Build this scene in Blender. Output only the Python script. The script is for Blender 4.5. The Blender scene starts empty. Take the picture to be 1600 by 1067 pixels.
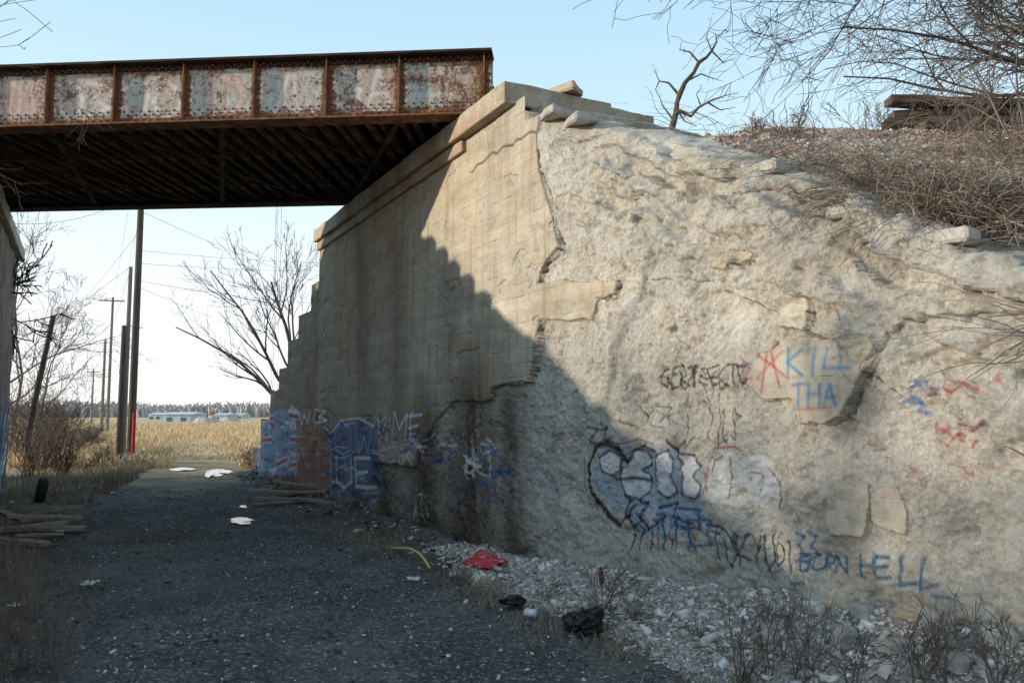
import bpy, math, random
import numpy as np
from mathutils import Vector, Matrix
random.seed(7)
R=math.radians
F=1250.;CU,CV=800.,533.5;H=1.6;PT=R(5.1)
COL=bpy.context.scene.collection
# ---------- survey helpers (site measurements taken from the photograph) ----------
def ray(u,v):
    cx=(u-CU)/F;cz=(CV-v)/F
    return np.array([cx,math.cos(PT)-math.sin(PT)*cz,math.sin(PT)+math.cos(PT)*cz])
def on_z(u,v,z=0.):
    r=ray(u,v);s=(z-H)/r[2];return np.array([r[0]*s,r[1]*s,z])
AZ=R(-28.2);D=np.array([math.sin(AZ),math.cos(AZ)]);P=np.array([math.cos(AZ),-math.sin(AZ)])
O=on_z(800,885)[:2]
def on_wall(u,v,out=0.):
    r=ray(u,v);s=((O-P*out)@P)/(r[:2]@P);w=r[:2]*s
    return ((w-O)@D,H+s*r[2])
def W(t,o,z):
    w=O+D*t-P*o;return np.array([w[0],w[1],z])
WM=Matrix.Translation((O[0],O[1],0))@Matrix.Rotation(math.atan2(D[1],D[0]),4,'Z')
def to_wall(x,y):
    dx=x-O[0];dy=y-O[1];return dx*D[0]+dy*D[1],-(dx*P[0]+dy*P[1])
# ---------- noise ----------
def h2(ix,iy,s):
    a=(ix.astype(np.int64)*374761393+iy.astype(np.int64)*668265263+s*1274126177)&0xffffffff
    a=((a^(a>>13))*1274126177)&0xffffffff
    a=(a^(a>>16))&0xffffffff
    return (a&0xffff)/65535.
def vn(x,y,s=0):
    x=np.asarray(x,float);y=np.asarray(y,float)
    ix=np.floor(x);iy=np.floor(y);fx=x-ix;fy=y-iy
    fx=fx*fx*(3-2*fx);fy=fy*fy*(3-2*fy)
    a=h2(ix,iy,s);b=h2(ix+1,iy,s);c=h2(ix,iy+1,s);d=h2(ix+1,iy+1,s)
    return (a*(1-fx)+b*fx)*(1-fy)+(c*(1-fx)+d*fx)*fy
def fbm(x,y,o=4,s=0):
    r=0;a=.5;t=0;x=np.asarray(x,float);y=np.asarray(y,float);x,y=x*.86-y*.51,x*.51+y*.86
    for i in range(o):
        r=r+a*vn(x*2**i,y*2**i,s+i*17);t+=a;a*=.55
        x,y=x*.77-y*.64,x*.64+y*.77
    return r/t-.5
def sst(x,a,b):
    k=np.clip((x-a)/(b-a),0,1);return k*k*(3-2*k)
# ---------- mesh helpers ----------
def npmesh(name,V,Fc,mat,smooth=False,attrs=None,M=None):
    V=np.asarray(V,np.float32).reshape(-1,3)
    if isinstance(Fc,np.ndarray): Fl=[Fc]
    else: Fl=Fc
    me=bpy.data.meshes.new(name)
    me.vertices.add(len(V));me.vertices.foreach_set("co",V.ravel())
    idx=np.concatenate([f.ravel() for f in Fl]).astype(np.int32)
    ln=np.concatenate([np.full(len(f),f.shape[1]) for f in Fl])
    st=np.concatenate([[0],np.cumsum(ln)[:-1]]).astype(np.int32)
    me.loops.add(len(idx));me.loops.foreach_set("vertex_index",idx)
    me.polygons.add(len(ln));me.polygons.foreach_set("loop_start",st)
    me.update(calc_edges=True);me.validate()
    if smooth: me.polygons.foreach_set("use_smooth",np.ones(len(me.polygons),bool))
    if attrs:
        for k,a in attrs.items():
            if a.ndim==1: at=me.attributes.new(k,'FLOAT','POINT');at.data.foreach_set("value",a.astype(np.float32))
            else: at=me.attributes.new(k,'FLOAT_COLOR','POINT');at.data.foreach_set("color",a.astype(np.float32).ravel())
    me.materials.append(mat)
    ob=bpy.data.objects.new(name,me);COL.objects.link(ob)
    if M is not None: ob.matrix_world=M
    return ob
def gridfaces(n,m,mask=None):
    i=np.arange(n*m).reshape(n,m)
    f=np.stack([i[:-1,:-1],i[:-1,1:],i[1:,1:],i[1:,:-1]],-1).reshape(-1,4)
    if mask is not None:
        k=(mask[:-1,:-1]&mask[:-1,1:]&mask[1:,1:]&mask[1:,:-1]).ravel();f=f[k]
    return f
def mk(name,v,f,mat,M=None,smooth=False):
    me=bpy.data.meshes.new(name);me.from_pydata([tuple(map(float,a)) for a in v],[],f);me.update()
    if smooth:
        for p in me.polygons:p.use_smooth=True
    me.materials.append(mat);ob=bpy.data.objects.new(name,me);COL.objects.link(ob)
    if M is not None: ob.matrix_world=M
    return ob
def boxes(lst):
    v=[];f=[]
    for (a,b) in lst:
        n=len(v)
        for z in(a[2],b[2]):
            v+= [(a[0],a[1],z),(b[0],a[1],z),(b[0],b[1],z),(a[0],b[1],z)]
        f+=[(n,n+3,n+2,n+1),(n+4,n+5,n+6,n+7)]+[(n+i,n+(i+1)%4,n+4+(i+1)%4,n+4+i) for i in range(4)]
    return v,f
def slab(name,a,b,mat,M=None,step=.08,amp=.015,seed=0,bev=.02,taper=0):
    """box with subdivided, noise-worn faces"""
    import bmesh
    bm=bmesh.new();bmesh.ops.create_cube(bm,size=1)
    sx,sy,sz=[b[i]-a[i] for i in range(3)]
    for v in bm.verts:
        v.co=Vector((a[0]+(v.co.x+.5)*sx,a[1]+(v.co.y+.5)*sy,a[2]+(v.co.z+.5)*sz))
    bmesh.ops.bevel(bm,geom=bm.edges[:],offset=bev,segments=1,affect='EDGES')
    for ax in range(3):
        n=int((b[ax]-a[ax])/step)
        for k in range(1,min(n,160)):
            co=Vector((0,0,0));co[ax]=a[ax]+(b[ax]-a[ax])*k/n;no=Vector((0,0,0));no[ax]=1
            bmesh.ops.bisect_plane(bm,geom=bm.verts[:]+bm.edges[:]+bm.faces[:],plane_co=co,plane_no=no,dist=1e-5)
    bm.normal_update()
    co=np.array([v.co[:] for v in bm.verts]);no=np.array([v.normal[:] for v in bm.verts])
    dd=amp*2*fbm(co[:,0]*3+co[:,2]*2.1+seed,co[:,1]*3+co[:,2]*1.7,4,seed)
    ed=amp*3*np.maximum(0,fbm(co[:,0]*1.4+co[:,2]+seed*3,co[:,1]*1.4-co[:,2],3,seed+5))
    co2=co+no*(dd-ed)[:,None]
    for v,c in zip(bm.verts,co2):v.co=c
    me=bpy.data.meshes.new(name);bm.to_mesh(me);bm.free();me.materials.append(mat)
    ob=bpy.data.objects.new(name,me);COL.objects.link(ob)
    if M is not None:ob.matrix_world=M
    return ob
def tubes(name,paths,mat,sides=5,M=None):
    V=[];Fq=[];n=0
    ang=np.arange(sides)*2*math.pi/sides;ca=np.cos(ang)[None,:,None];sa=np.sin(ang)[None,:,None]
    for pts,rad in paths:
        p=np.asarray(pts,float);k=len(p);r=np.asarray(rad,float) if not np.isscalar(rad) else np.full(k,rad)
        t=np.gradient(p,axis=0);t/=np.linalg.norm(t,axis=1)[:,None]+1e-9
        ref=np.array([.31,.17,.93]) if abs(t[0,2])<.85 else np.array([.9,.3,.1])
        a=np.cross(t,ref);a/=np.linalg.norm(a,axis=1)[:,None]+1e-9;b=np.cross(t,a)
        ring=p[:,None,:]+r[:,None,None]*(ca*a[:,None,:]+sa*b[:,None,:])
        V.append(ring.reshape(-1,3))
        i=np.arange(k*sides).reshape(k,sides)+n
        j=np.roll(i,-1,axis=1)
        Fq.append(np.stack([i[:-1],j[:-1],j[1:],i[1:]],-1).reshape(-1,4));n+=k*sides
    return npmesh(name,np.concatenate(V),np.concatenate(Fq),mat,True,M=M)
def top(ob,label,cat,group=None):
    ob["label"]=label;ob["category"]=cat
    if group:ob["group"]=group
    return ob
def struct(ob):ob["kind"]="structure";return ob
def stuff(ob,label,cat):ob["kind"]="stuff";ob["label"]=label;ob["category"]=cat;return ob
def empty(name,loc=(0,0,0),M=None):
    e=bpy.data.objects.new(name,None);e.empty_display_size=.2;COL.objects.link(e)
    e.matrix_world=M if M is not None else Matrix.Translation(loc);return e
def par(ch,pa):
    bpy.context.view_layer.update()
    mw=ch.matrix_world.copy();ch.parent=pa;ch.matrix_parent_inverse=pa.matrix_world.inverted();ch.matrix_world=mw
    return ch
# ---------- shader helpers ----------
def nd(t,typ,ins={},**pr):
    n=t.nodes.new(typ)
    for k,v in pr.items():setattr(n,k,v)
    for k,v in ins.items():
        s=n.inputs[k]
        if isinstance(v,bpy.types.NodeSocket):t.links.new(v,s)
        else:s.default_value=v
    return n
def mat(name,rough=.9,spec=.2):
    m=bpy.data.materials.new(name);m.use_nodes=True;t=m.node_tree
    b=t.nodes["Principled BSDF"];b.inputs["Roughness"].default_value=rough;b.inputs["Specular IOR Level"].default_value=spec
    return m,t,b
def c4(c):return (c[0],c[1],c[2],1) if len(c)==3 else c
def mix(t,f,a,b,blend='MIX'):
    n=nd(t,'ShaderNodeMix',data_type='RGBA',blend_type=blend,clamp_factor=True)
    for i,v in((0,f),(6,a),(7,b)):
        if isinstance(v,bpy.types.NodeSocket):t.links.new(v,n.inputs[i])
        else:n.inputs[i].default_value=v if i==0 else c4(v)
    return n.outputs[2]
def ma(t,op,a,b=0.,c=0.):
    n=nd(t,'ShaderNodeMath',operation=op)
    for i,v in enumerate((a,b,c)):
        if isinstance(v,bpy.types.NodeSocket):t.links.new(v,n.inputs[i])
        else:n.inputs[i].default_value=v
    return n.outputs[0]
def mr(t,v,a,b,c=0.,d=1.):
    n=nd(t,'ShaderNodeMapRange',{'Value':v,'From Min':a,'From Max':b,'To Min':c,'To Max':d},clamp=True);return n.outputs[0]
def noi(t,vec,sc,det=5,ro=.6,dist=0.):
    return nd(t,'ShaderNodeTexNoise',{'Vector':vec,'Scale':sc,'Detail':det,'Roughness':ro,'Distortion':dist}).outputs[0]
def vor(t,vec,sc,feat='F1'):
    return nd(t,'ShaderNodeTexVoronoi',{'Vector':vec,'Scale':sc},feature=feat)
def ramp(t,f,st):
    n=nd(t,'ShaderNodeValToRGB',{0:f});e=n.color_ramp.elements
    e[0].position,e[0].color=st[0][0],c4(st[0][1]);e[1].position,e[1].color=st[-1][0],c4(st[-1][1])
    for p,c in st[1:-1]:
        x=e.new(p);x.color=c4(c)
    return n.outputs[0]
def obc(t):return nd(t,'ShaderNodeTexCoord').outputs['Object']
def mp(t,v,sc):return nd(t,'ShaderNodeMapping',{'Vector':v,'Scale':sc}).outputs[0]
def at(t,n):return nd(t,'ShaderNodeAttribute',attribute_name=n)
def bump(t,b,h,st,dist=.02):
    n=nd(t,'ShaderNodeBump',{'Height':h,'Strength':st,'Distance':dist});t.links.new(n.outputs[0],b.inputs['Normal']);return n
def setc(t,b,c):t.links.new(c,b.inputs['Base Color'])
def simple(name,c1,c2,sc=8,rough=.9,bs=.4,stretch=(1,1,1),c3=None):
    m,t,b=mat(name,rough);v=mp(t,obc(t),stretch)
    n=noi(t,v,sc,6,.65)
    st=[(.32,c1),(.68,c2)] if c3 is None else [(.3,c1),(.5,c2),(.72,c3)]
    setc(t,b,ramp(t,n,st));bump(t,b,noi(t,v,sc*4,5,.7),bs);return m
# wall material
def wall_mat(name):
    m,t,b=mat(name,.93,.12);v=obc(t)
    sm=at(t,"smooth").outputs['Fac'];pt=at(t,"paint");stn=at(t,"stain").outputs['Fac'];crk=at(t,"crack").outputs['Fac']
    xyz=nd(t,'ShaderNodeSeparateXYZ',{0:v})
    z=xyz.outputs[2]
    vs=mp(t,v,(.6,.6,1.3))
    n1=noi(t,vs,2.4,9,.74)
    bc=ramp(t,n1,[(.25,(.23,.195,.145)),(.42,(.39,.34,.265)),(.58,(.50,.45,.36)),(.8,(.64,.595,.50))])
    n0=noi(t,v,.55,4,.6)
    bc=mix(t,ma(t,'MULTIPLY',mr(t,n0,.48,.66),.4),bc,(.47,.33,.18))
    zz=ma(t,'ADD',z,ma(t,'MULTIPLY',noi(t,v,1.3,2,.5),.03))
    fr=ma(t,'FRACT',ma(t,'DIVIDE',zz,.142))
    bl=ma(t,'FLOOR',ma(t,'DIVIDE',zz,.142))
    wn=nd(t,'ShaderNodeTexWhiteNoise',{'W':bl},noise_dimensions='1D').outputs[0]
    bc=mix(t,.32,bc,mix(t,wn,(.78,.78,.78),(1.15,1.14,1.12)),'MULTIPLY')
    line=mr(t,ma(t,'ABSOLUTE',ma(t,'SUBTRACT',fr,.5)),.455,.492)
    brk=mr(t,noi(t,mp(t,v,(1.2,1,6)),2.5,6,.7),.46,.64)
    line=ma(t,'MULTIPLY',line,brk)
    bc=mix(t,ma(t,'MULTIPLY',line,.55),bc,(.10,.08,.06))
    eff=ma(t,'MULTIPLY',mr(t,ma(t,'ABSOLUTE',ma(t,'SUBTRACT',fr,.5)),.30,.46),mr(t,noi(t,mp(t,v,(1.5,1,3)),1.9,6,.75),.56,.70))
    bc=mix(t,ma(t,'MULTIPLY',eff,.6),bc,(.66,.64,.58))
    stk=noi(t,mp(t,v,(5,5,.35)),1.6,6,.65)
    bc=mix(t,ma(t,'MULTIPLY',mr(t,stk,.50,.72),.6),bc,(.17,.125,.08))
    bc=mix(t,ma(t,'MULTIPLY',mr(t,noi(t,v,28,6,.8),.48,.66),.5),bc,(.21,.18,.14))
    # eroded
    v3=vor(t,v,46.)
    sc=ramp(t,nd(t,'ShaderNodeSeparateColor',{0:v3.outputs['Color']}).outputs[0],[(0,(.33,.305,.26)),(.3,(.54,.505,.44)),(.6,(.66,.62,.545)),(.8,(.65,.56,.48)),(1,(.88,.85,.79))])
    nn=noi(t,v,3.2,9,.78)
    mc=ramp(t,nn,[(.3,(.41,.375,.32)),(.5,(.64,.595,.52)),(.70,(.80,.76,.685))])
    ec=mix(t,.42,mc,sc)
    pit=mr(t,noi(t,v,44,7,.82),.33,.43)
    ec=mix(t,pit,(.26,.235,.195),ec)
    grit=noi(t,v,95,4,.7)
    ec=mix(t,.5,ec,mix(t,mr(t,grit,.35,.65),(.66,.66,.66),(1.3,1.3,1.29)),'MULTIPLY')
    big=noi(t,mp(t,v,(1.3,1,.5)),1.1,5,.65)
    ec=mix(t,ma(t,'MULTIPLY',mr(t,big,.45,.65),.38),ec,(.46,.415,.345))
    ec=mix(t,ma(t,'MULTIPLY',mr(t,noi(t,mp(t,v,(3,1,.4)),1.7,5,.65),.5,.68),.4),ec,(.78,.745,.68))
    smn=mr(t,ma(t,'ADD',sm,ma(t,'MULTIPLY',ma(t,'SUBTRACT',noi(t,v,6,7,.8),.5),1.1)),.30,.72)
    col=mix(t,smn,ec,bc)
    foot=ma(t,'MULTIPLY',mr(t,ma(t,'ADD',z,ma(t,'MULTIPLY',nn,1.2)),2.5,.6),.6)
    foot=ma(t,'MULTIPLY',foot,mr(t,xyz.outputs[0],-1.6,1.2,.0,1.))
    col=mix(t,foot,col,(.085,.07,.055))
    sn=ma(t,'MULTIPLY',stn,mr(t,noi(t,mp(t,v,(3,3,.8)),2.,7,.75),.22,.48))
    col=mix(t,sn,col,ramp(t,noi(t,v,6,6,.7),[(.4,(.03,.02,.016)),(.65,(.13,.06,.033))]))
    cov=ma(t,'MULTIPLY',pt.outputs['Alpha'],mr(t,noi(t,v,34,7,.82),.34,.50,.45,1.))
    cov=ma(t,'MULTIPLY',cov,mr(t,noi(t,v,5,5,.7),.28,.46,.65,1.))
    col=mix(t,cov,col,pt.outputs['Color'])
    col=mix(t,ma(t,'MULTIPLY',crk,.8),col,(.04,.033,.025))
    setc(t,b,col)
    hs=ma(t,'SUBTRACT',ma(t,'MULTIPLY',noi(t,mp(t,v,(1,1,1.6)),13,9,.8),.5),ma(t,'MULTIPLY',line,.25))
    rgh=mr(t,noi(t,v,1.3,4,.6),.36,.6,.7,1.)
    he=ma(t,'MULTIPLY',ma(t,'ADD',ma(t,'ADD',ma(t,'MULTIPLY',v3.outputs['Distance'],.4),ma(t,'MULTIPLY',grit,.3)),ma(t,'MULTIPLY',noi(t,v,28,9,.88),1.3)),rgh)
    hh=nd(t,'ShaderNodeMix',{0:smn,2:he,3:hs}).outputs[0]
    bump(t,b,hh,.85,.04)
    return m
M_wall=wall_mat("board_formed_concrete")
def conc(name,a,bb,c,rust=0.):
    m,t,b=mat(name,.92,.15);v=obc(t)
    col=ramp(t,noi(t,v,2.4,8,.7),[(.28,a),(.5,bb),(.75,c)])
    if rust: col=mix(t,ma(t,'MULTIPLY',mr(t,noi(t,mp(t,v,(1,1,.5)),1.1,5,.6),.45,.62),rust),col,(.33,.16,.06))
    col=mix(t,ma(t,'MULTIPLY',mr(t,noi(t,v,22,6,.78),.48,.7),.5),col,(.14,.12,.10))
    setc(t,b,col);bump(t,b,ma(t,'ADD',noi(t,v,18,8,.78),ma(t,'MULTIPLY',vor(t,v,40).outputs[0],.3)),.7,.03);return m
M_cap=conc("weathered_coping_concrete",(.24,.205,.15),(.46,.41,.325),(.60,.56,.47),.6)
M_chunk=conc("broken_concrete",(.28,.255,.22),(.46,.43,.38),(.60,.575,.52))
# canvas for worn and sprayed surfaces
class Canvas:
    def __init__(s,T,Z):
        s.T=T;s.Z=Z;s.rgb=np.zeros((len(Z),len(T),4));s.crack=np.zeros((len(Z),len(T)))
    def stroke(s,pts,w,col,a=.9,arr=None,soft=.4):
        for (p,q) in zip(pts[:-1],pts[1:]):
            pad=w*1.5
            i0,i1=np.searchsorted(s.T,[min(p[0],q[0])-pad,max(p[0],q[0])+pad])
            j0,j1=np.searchsorted(s.Z,[min(p[1],q[1])-pad,max(p[1],q[1])+pad])
            if i1<=i0 or j1<=j0: continue
            X,Y=np.meshgrid(s.T[i0:i1],s.Z[j0:j1])
            dx,dy=q[0]-p[0],q[1]-p[1];L=dx*dx+dy*dy+1e-9
            k=np.clip(((X-p[0])*dx+(Y-p[1])*dy)/L,0,1)
            ds=np.hypot(X-p[0]-k*dx,Y-p[1]-k*dy)
            m=np.clip((w*.5*(1+soft)-ds)/(w*soft),0,1)
            if arr is not None:
                arr[j0:j1,i0:i1]=np.maximum(arr[j0:j1,i0:i1],m*a);continue
            s.blend(slice(j0,j1),slice(i0,i1),m*a,col)
    def blend(s,js,is_,m,col):
        B=s.rgb[js,is_];al=B[...,3]
        na=m+al*(1-m)
        for c in range(3):
            B[...,c]=np.where(na>1e-4,(col[c]*m+B[...,c]*al*(1-m))/np.maximum(na,1e-4),col[c])
        B[...,3]=na
    def fill(s,poly,col,a=.8,warp=.02):
        m=s.inside(poly,warp);s.blend(slice(None),slice(None),m*a,col)
    def inside(s,poly,warp=.02,sc=6,seed=3):
        X,Y=np.meshgrid(s.T,s.Z)
        X=X+warp*2*fbm(X*sc,Y*sc,4,seed);Y=Y+warp*2*fbm(X*sc+9,Y*sc+4,4,seed+1)
        c=np.zeros(X.shape,bool);n=len(poly)
        for i in range(n):
            x1,y1=poly[i];x2,y2=poly[(i+1)%n]
            if y1==y2: continue
            cond=((y1>Y)!=(y2>Y))&(X<(x2-x1)*(Y-y1)/(y2-y1)+x1)
            c^=cond
        return c.astype(float)
FONT={'A':[[(0,0),(.5,1),(1,0)],[(.2,.4),(.8,.4)]],'B':[[(0,0),(0,1),(.8,.85),(.7,.55),(0,.5)],[(.7,.5),(1,.25),(.7,0),(0,0)]],
'C':[[(1,.85),(.5,1),(0,.6),(.1,.15),(.6,0),(1,.15)]],'D':[[(0,0),(0,1),(.7,.9),(1,.5),(.7,.1),(0,0)]],'E':[[(1,1),(0,1),(0,0),(1,0)],[(0,.5),(.8,.5)]],
'F':[[(1,1),(0,1),(0,0)],[(0,.5),(.8,.5)]],'G':[[(1,.85),(.5,1),(0,.6),(.1,.1),(.6,0),(1,.2),(1,.5),(.6,.5)]],'H':[[(0,0),(0,1)],[(1,0),(1,1)],[(0,.5),(1,.5)]],
'I':[[(.5,0),(.5,1)]],'K':[[(0,0),(0,1)],[(1,1),(0,.5),(1,0)]],'L':[[(0,1),(0,0),(1,.05)]],'M':[[(0,0),(0,1),(.5,.4),(1,1),(1,0)]],'N':[[(0,0),(0,1),(1,0),(1,1)]],
'O':[[(.5,1),(.1,.85),(0,.5),(.1,.15),(.5,0),(.9,.15),(1,.5),(.9,.85),(.5,1)]],'R':[[(0,0),(0,1),(.9,.85),(.8,.5),(0,.45),(1,0)]],'S':[[(1,.9),(.4,1),(0,.75),(.9,.3),(.6,0),(0,.1)]],
'T':[[(0,1),(1,1)],[(.5,1),(.5,0)]],'U':[[(0,1),(0,.2),(.5,0),(1,.2),(1,1)]],'W':[[(0,1),(.25,0),(.5,.6),(.75,0),(1,1)]],'Y':[[(0,1),(.5,.5),(1,1)],[(.5,.5),(.5,0)]],
'Z':[[(0,1),(1,1),(0,0),(1,0)]],'7':[[(0,1),(1,1),(.4,0)]],'3':[[(0,1),(.9,.9),(.4,.55),(1,.25),(0,0)]],'5':[[(1,1),(0,1),(0,.55),(.9,.5),(.9,.1),(0,0)]],' ':[]}
def text(cv,fn,s,u0,v0,u1,v1,w,col,a=.9,jit=.06,dv=0.,out=None,soft=.5,ok=1.9):
    rr=random.Random(len(s)*7+int(u0))
    n=len(s);cw=(u1-u0)/n
    for i,ch in enumerate(s):
        L=[]
        for pl in FONT[ch]:
            pts=[]
            for (x,y) in pl:
                x+=rr.uniform(-jit,jit);y+=rr.uniform(-jit,jit)
                pts.append(fn(u0+cw*(i+.1+.78*x),v1-(v1-v0)*y+dv*(i/n)))
            L.append(pts)
        if out:
            for pts in L: cv.stroke(pts,w*ok,out,a,soft=soft)
        for pts in L: cv.stroke(pts,w,col,a,soft=soft)
# ================= main right abutment wall =================
tF=on_wall(500,383)[0]
z_capbot=.5*(on_wall(735,208)[1]+on_wall(500,383)[1])
z_captop=.5*(on_wall(805,107,.1)[1]+on_wall(503,355,.1)[1])
topx=[on_wall(*p) for p in [(835,168),(900,180),(1000,196),(1080,224),(1180,250),(1280,282),(1360,326),(1450,360),(1600,395),(1700,420)]]
tt=np.array([p[0] for p in topx])[::-1];tz=np.array([p[1] for p in topx])[::-1]
tn=tt[0]-1.2
def ztop(t):
    z=np.interp(t,tt,tz);return np.where(t>-.28,z_capbot+.02,z)
tcols=np.concatenate([np.arange(tn,-.5,.0088),np.arange(-.5,tF,.02),[tF]])
zrows=np.arange(-.15,z_capbot+.03,.0108)
cv=Canvas(tcols,zrows)
X,Z=np.meshgrid(tcols,zrows)
pw=lambda L:[on_wall(*p) for p in L]
polyA=pw([(470,300),(835,120),(838,240),(850,300),(862,340),(872,385),(852,405),(838,440),(900,438),(962,437),(962,460),(932,470),(925,500),(842,500),(832,560),(825,598),(768,605),(765,625),(706,628),(682,655),(664,682),(648,728),(582,722),(575,770),(556,825),(400,950),(300,700)])
sA=cv.inside(polyA,.035,4)
pats=[[(1165,600),(1170,562),(1212,540),(1250,522),(1300,530),(1362,533),(1364,560),(1330,600),(1308,652),(1285,665),(1243,662),(1236,625),(1190,622)],
 [(1305,752),(1355,756),(1356,800),(1345,841),(1292,836),(1286,798),(1303,792)],[(1358,768),(1380,760),(1400,764),(1416,805),(1412,838),(1372,826),(1358,812)],
 [(1213,512),(1211,468),(1222,455),(1240,456),(1250,470),(1248,514)],
 [(1096,396),(1130,388),(1170,392),(1166,408),(1130,418),(1098,416)],
 [(1245,930),(1440,962),(1440,985),(1320,985),(1250,960)],[(1040,238),(1110,232),(1105,256),(1030,270)]]
sP=np.zeros_like(sA)
for i,p in enumerate(pats):
    sP=np.maximum(sP,cv.inside(pw(p),.02 if i in(1,2,3) else .03,6,20+i))
rec=cv.inside(pw([(1308,664),(1333,610),(1370,522),(1390,496),(1540,483),(1600,478),(1850,470),(1850,800),(1500,745),(1400,705),(1330,700)]),.03)
rec=rec*np.interp(Z,[.9,2.1],[.05,1.])
# eroded relief
er=.05*2*fbm(X*.9,Z*1.1,3,1)+.045*2*fbm(X*3.8,Z*4.6,5,5)+.020*2*fbm(X*14,Z*15,4,9)+.012*2*fbm(X*31,Z*31,2,19)
fl=fbm(X*1.7+.6*fbm(X*6,Z*6,4,8),Z*2.2+.3*fbm(X*9,Z*9,4,18),5,31)*18;er+=.012*(np.floor(fl)+sst(fl-np.floor(fl),.5,.8))
pit=np.clip(fbm(X*10,Z*11,4,77)-.12,0,1);er-=pit*.28
deep=sst(fbm(X*.9,Z*.9,2,15),-.12,.1)
out_e=-.03-.025*deep+er*.8
out_s=.008*2*fbm(X*2,Z*3,4,41)-.0022*(np.abs(((Z+.01)/.142)%1-.5)>.46)+.005*2*fbm(X*10,Z*12,5,43)
bwn=vn(np.floor(Z/.142)*7.7,X*.4,8);out_s=out_s+.003*(bwn-.5)
spall=sst(fbm(X*1.6,Z*2.2,5,45),.17,.19);out_s=out_s-.010*spall
out=out_e*(1-sA)+out_s*sA
out=np.where(sP>.5,np.maximum(-.012+.014*fbm(X*4,Z*4,4,2),out_e+.006),out)
smooth=np.clip(sA*(1-.5*spall)+sP*.75,0,1)
out-=.032*rec*(1-sA)
# stratified broken ledges near top of the wing
top_d=ztop(X)-Z
lw=sst(-X,.5,1.6)*sst(1.35-top_d,0,.6)
st=top_d*6.5+4.0*fbm(X*1.2,Z*1.0,6,61)
lf=np.floor(st);led=lf+sst(st-lf,.86,1)
out+=lw*(-.052*(5.-np.clip(led,-1,5.)))
out+=lw*.24*(vn(X*2.2+lf*5.3,lf*3.1,66)-.5)
out+=lw*.10*2*fbm(X*4,Z*8,5,67)
out-=.12*sst(-X,.3,.9)*sst(.5-top_d,0,.5)**1.6
out-=.3*sst(-top_d,-.14,.05)**2*(X<-.28)
# cracks; strokes along the recess edge also paint in its shadow line
for L,w in [([(838,235),(848,285),(862,325),(866,355),(874,388),(852,408),(838,440)],.018),([(840,500),(832,560),(825,598)],.016),
   ([(735,270),(760,245),(800,225),(835,205)],.02),([(825,598),(768,605),(765,625)],.012),([(962,437),(962,462),(932,470)],.012),
   ([(1390,497),(1460,490),(1540,484),(1600,478)],.010),([(1310,660),(1335,605),(1370,525),(1388,498)],.005),
   ([(1000,440),(1060,430),(1110,440)],.006),([(700,520),(705,600),(700,640)],.01),([(905,250),(950,262),(990,300)],.007),([(1040,480),(1055,540),(1030,600)],.005),([(560,400),(590,460),(575,520)],.008),([(640,400),(700,470),(690,530)],.007),([(1100,300),(1160,290),(1230,320)],.007)]:
    Lp=pw(L);L2=[Lp[0]]
    rj=random.Random(int(L[0][0]))
    for a_,b_ in zip(Lp[:-1],Lp[1:]):
        for k in range(1,6): L2.append((a_[0]+(b_[0]-a_[0])*k/5+rj.uniform(-.025,.025),a_[1]+(b_[1]-a_[1])*k/5+rj.uniform(-.025,.025)))
    cv.stroke(L2,w,None,1,arr=cv.crack,soft=.8)
out-=.025*cv.crack
# stains
stain=np.zeros_like(X)
for L,w,a in [([(735,632),(730,760),(725,870)],1.0,1.),([(660,690),(655,850)],.9,.95),([(600,740),(600,830)],.8,.8),([(785,640),(795,870)],.5,.85),([(1045,690),(1050,760)],.10,.6),([(560,790),(560,830)],.6,.8),([(700,440),(705,620)],.5,.5),([(620,400),(620,640)],.5,.45),([(560,380),(570,600)],.5,.4),([(760,500),(760,600)],.3,.4)]:
    cv.stroke(pw(L),w,None,a,arr=stain,soft=1.2)
# spray paint
BLK=(.015,.015,.02);BLU=(.03,.14,.34);RED=(.40,.03,.04);WHT=(.84,.84,.86);LBL=(.28,.44,.64);ORG=(.5,.16,.05);YEL=(.5,.42,.10);TEA=(.02,.15,.27);KBL=(.06,.21,.38)
T=lambda *a,**k:text(cv,on_wall,*a,**k)
S=lambda L,w,c,a=.9,soft=.7:cv.stroke(pw(L),w*1.05,c,a,soft=soft)
cv.fill(pw(pats[0]),(.52,.485,.42),.35,.03);cv.fill(pw(pats[1]),(.42,.395,.345),.7,.02);cv.fill(pw(pats[2]),(.46,.43,.38),.7,.02);cv.fill(pw(pats[3]),(.62,.58,.50),.5,.02)
T("KI",1226,545,1280,588,.022,KBL,.85,soft=.8);T("LL",1282,542,1330,576,.021,KBL,.8,soft=.8)
T("THA",1234,600,1306,634,.022,KBL,.85,soft=.8)
S([(1240,640),(1290,637)],.014,RED,.6);S([(1246,640),(1250,664)],.014,RED,.45)
S([(1188,612),(1199,535),(1216,604)],.02,RED,.7);S([(1178,552),(1206,572),(1230,592)],.018,RED,.65);S([(1182,590),(1220,548)],.016,RED,.6);S([(1150,560),(1170,575),(1158,598),(1184,620)],.02,BLU,.55)
rr=random.Random(5)
def scrib(u0,v0,u1,v1,c,n,w,a=.6,k=3,du=18,dv_=12):
    u,v=rr.uniform(u0,u1),rr.uniform(v0,v1)
    for i in range(n):
        L=[(u,v)]
        for _ in range(k):
            L.append((min(max(L[-1][0]+rr.uniform(-du,du),u0-6),u1+6),min(max(L[-1][1]+rr.uniform(-dv_,dv_),v0-6),v1+6)))
        S(L,w,c,a,.9);u,v=rr.uniform(u0,u1),rr.uniform(v0,v1)
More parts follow.
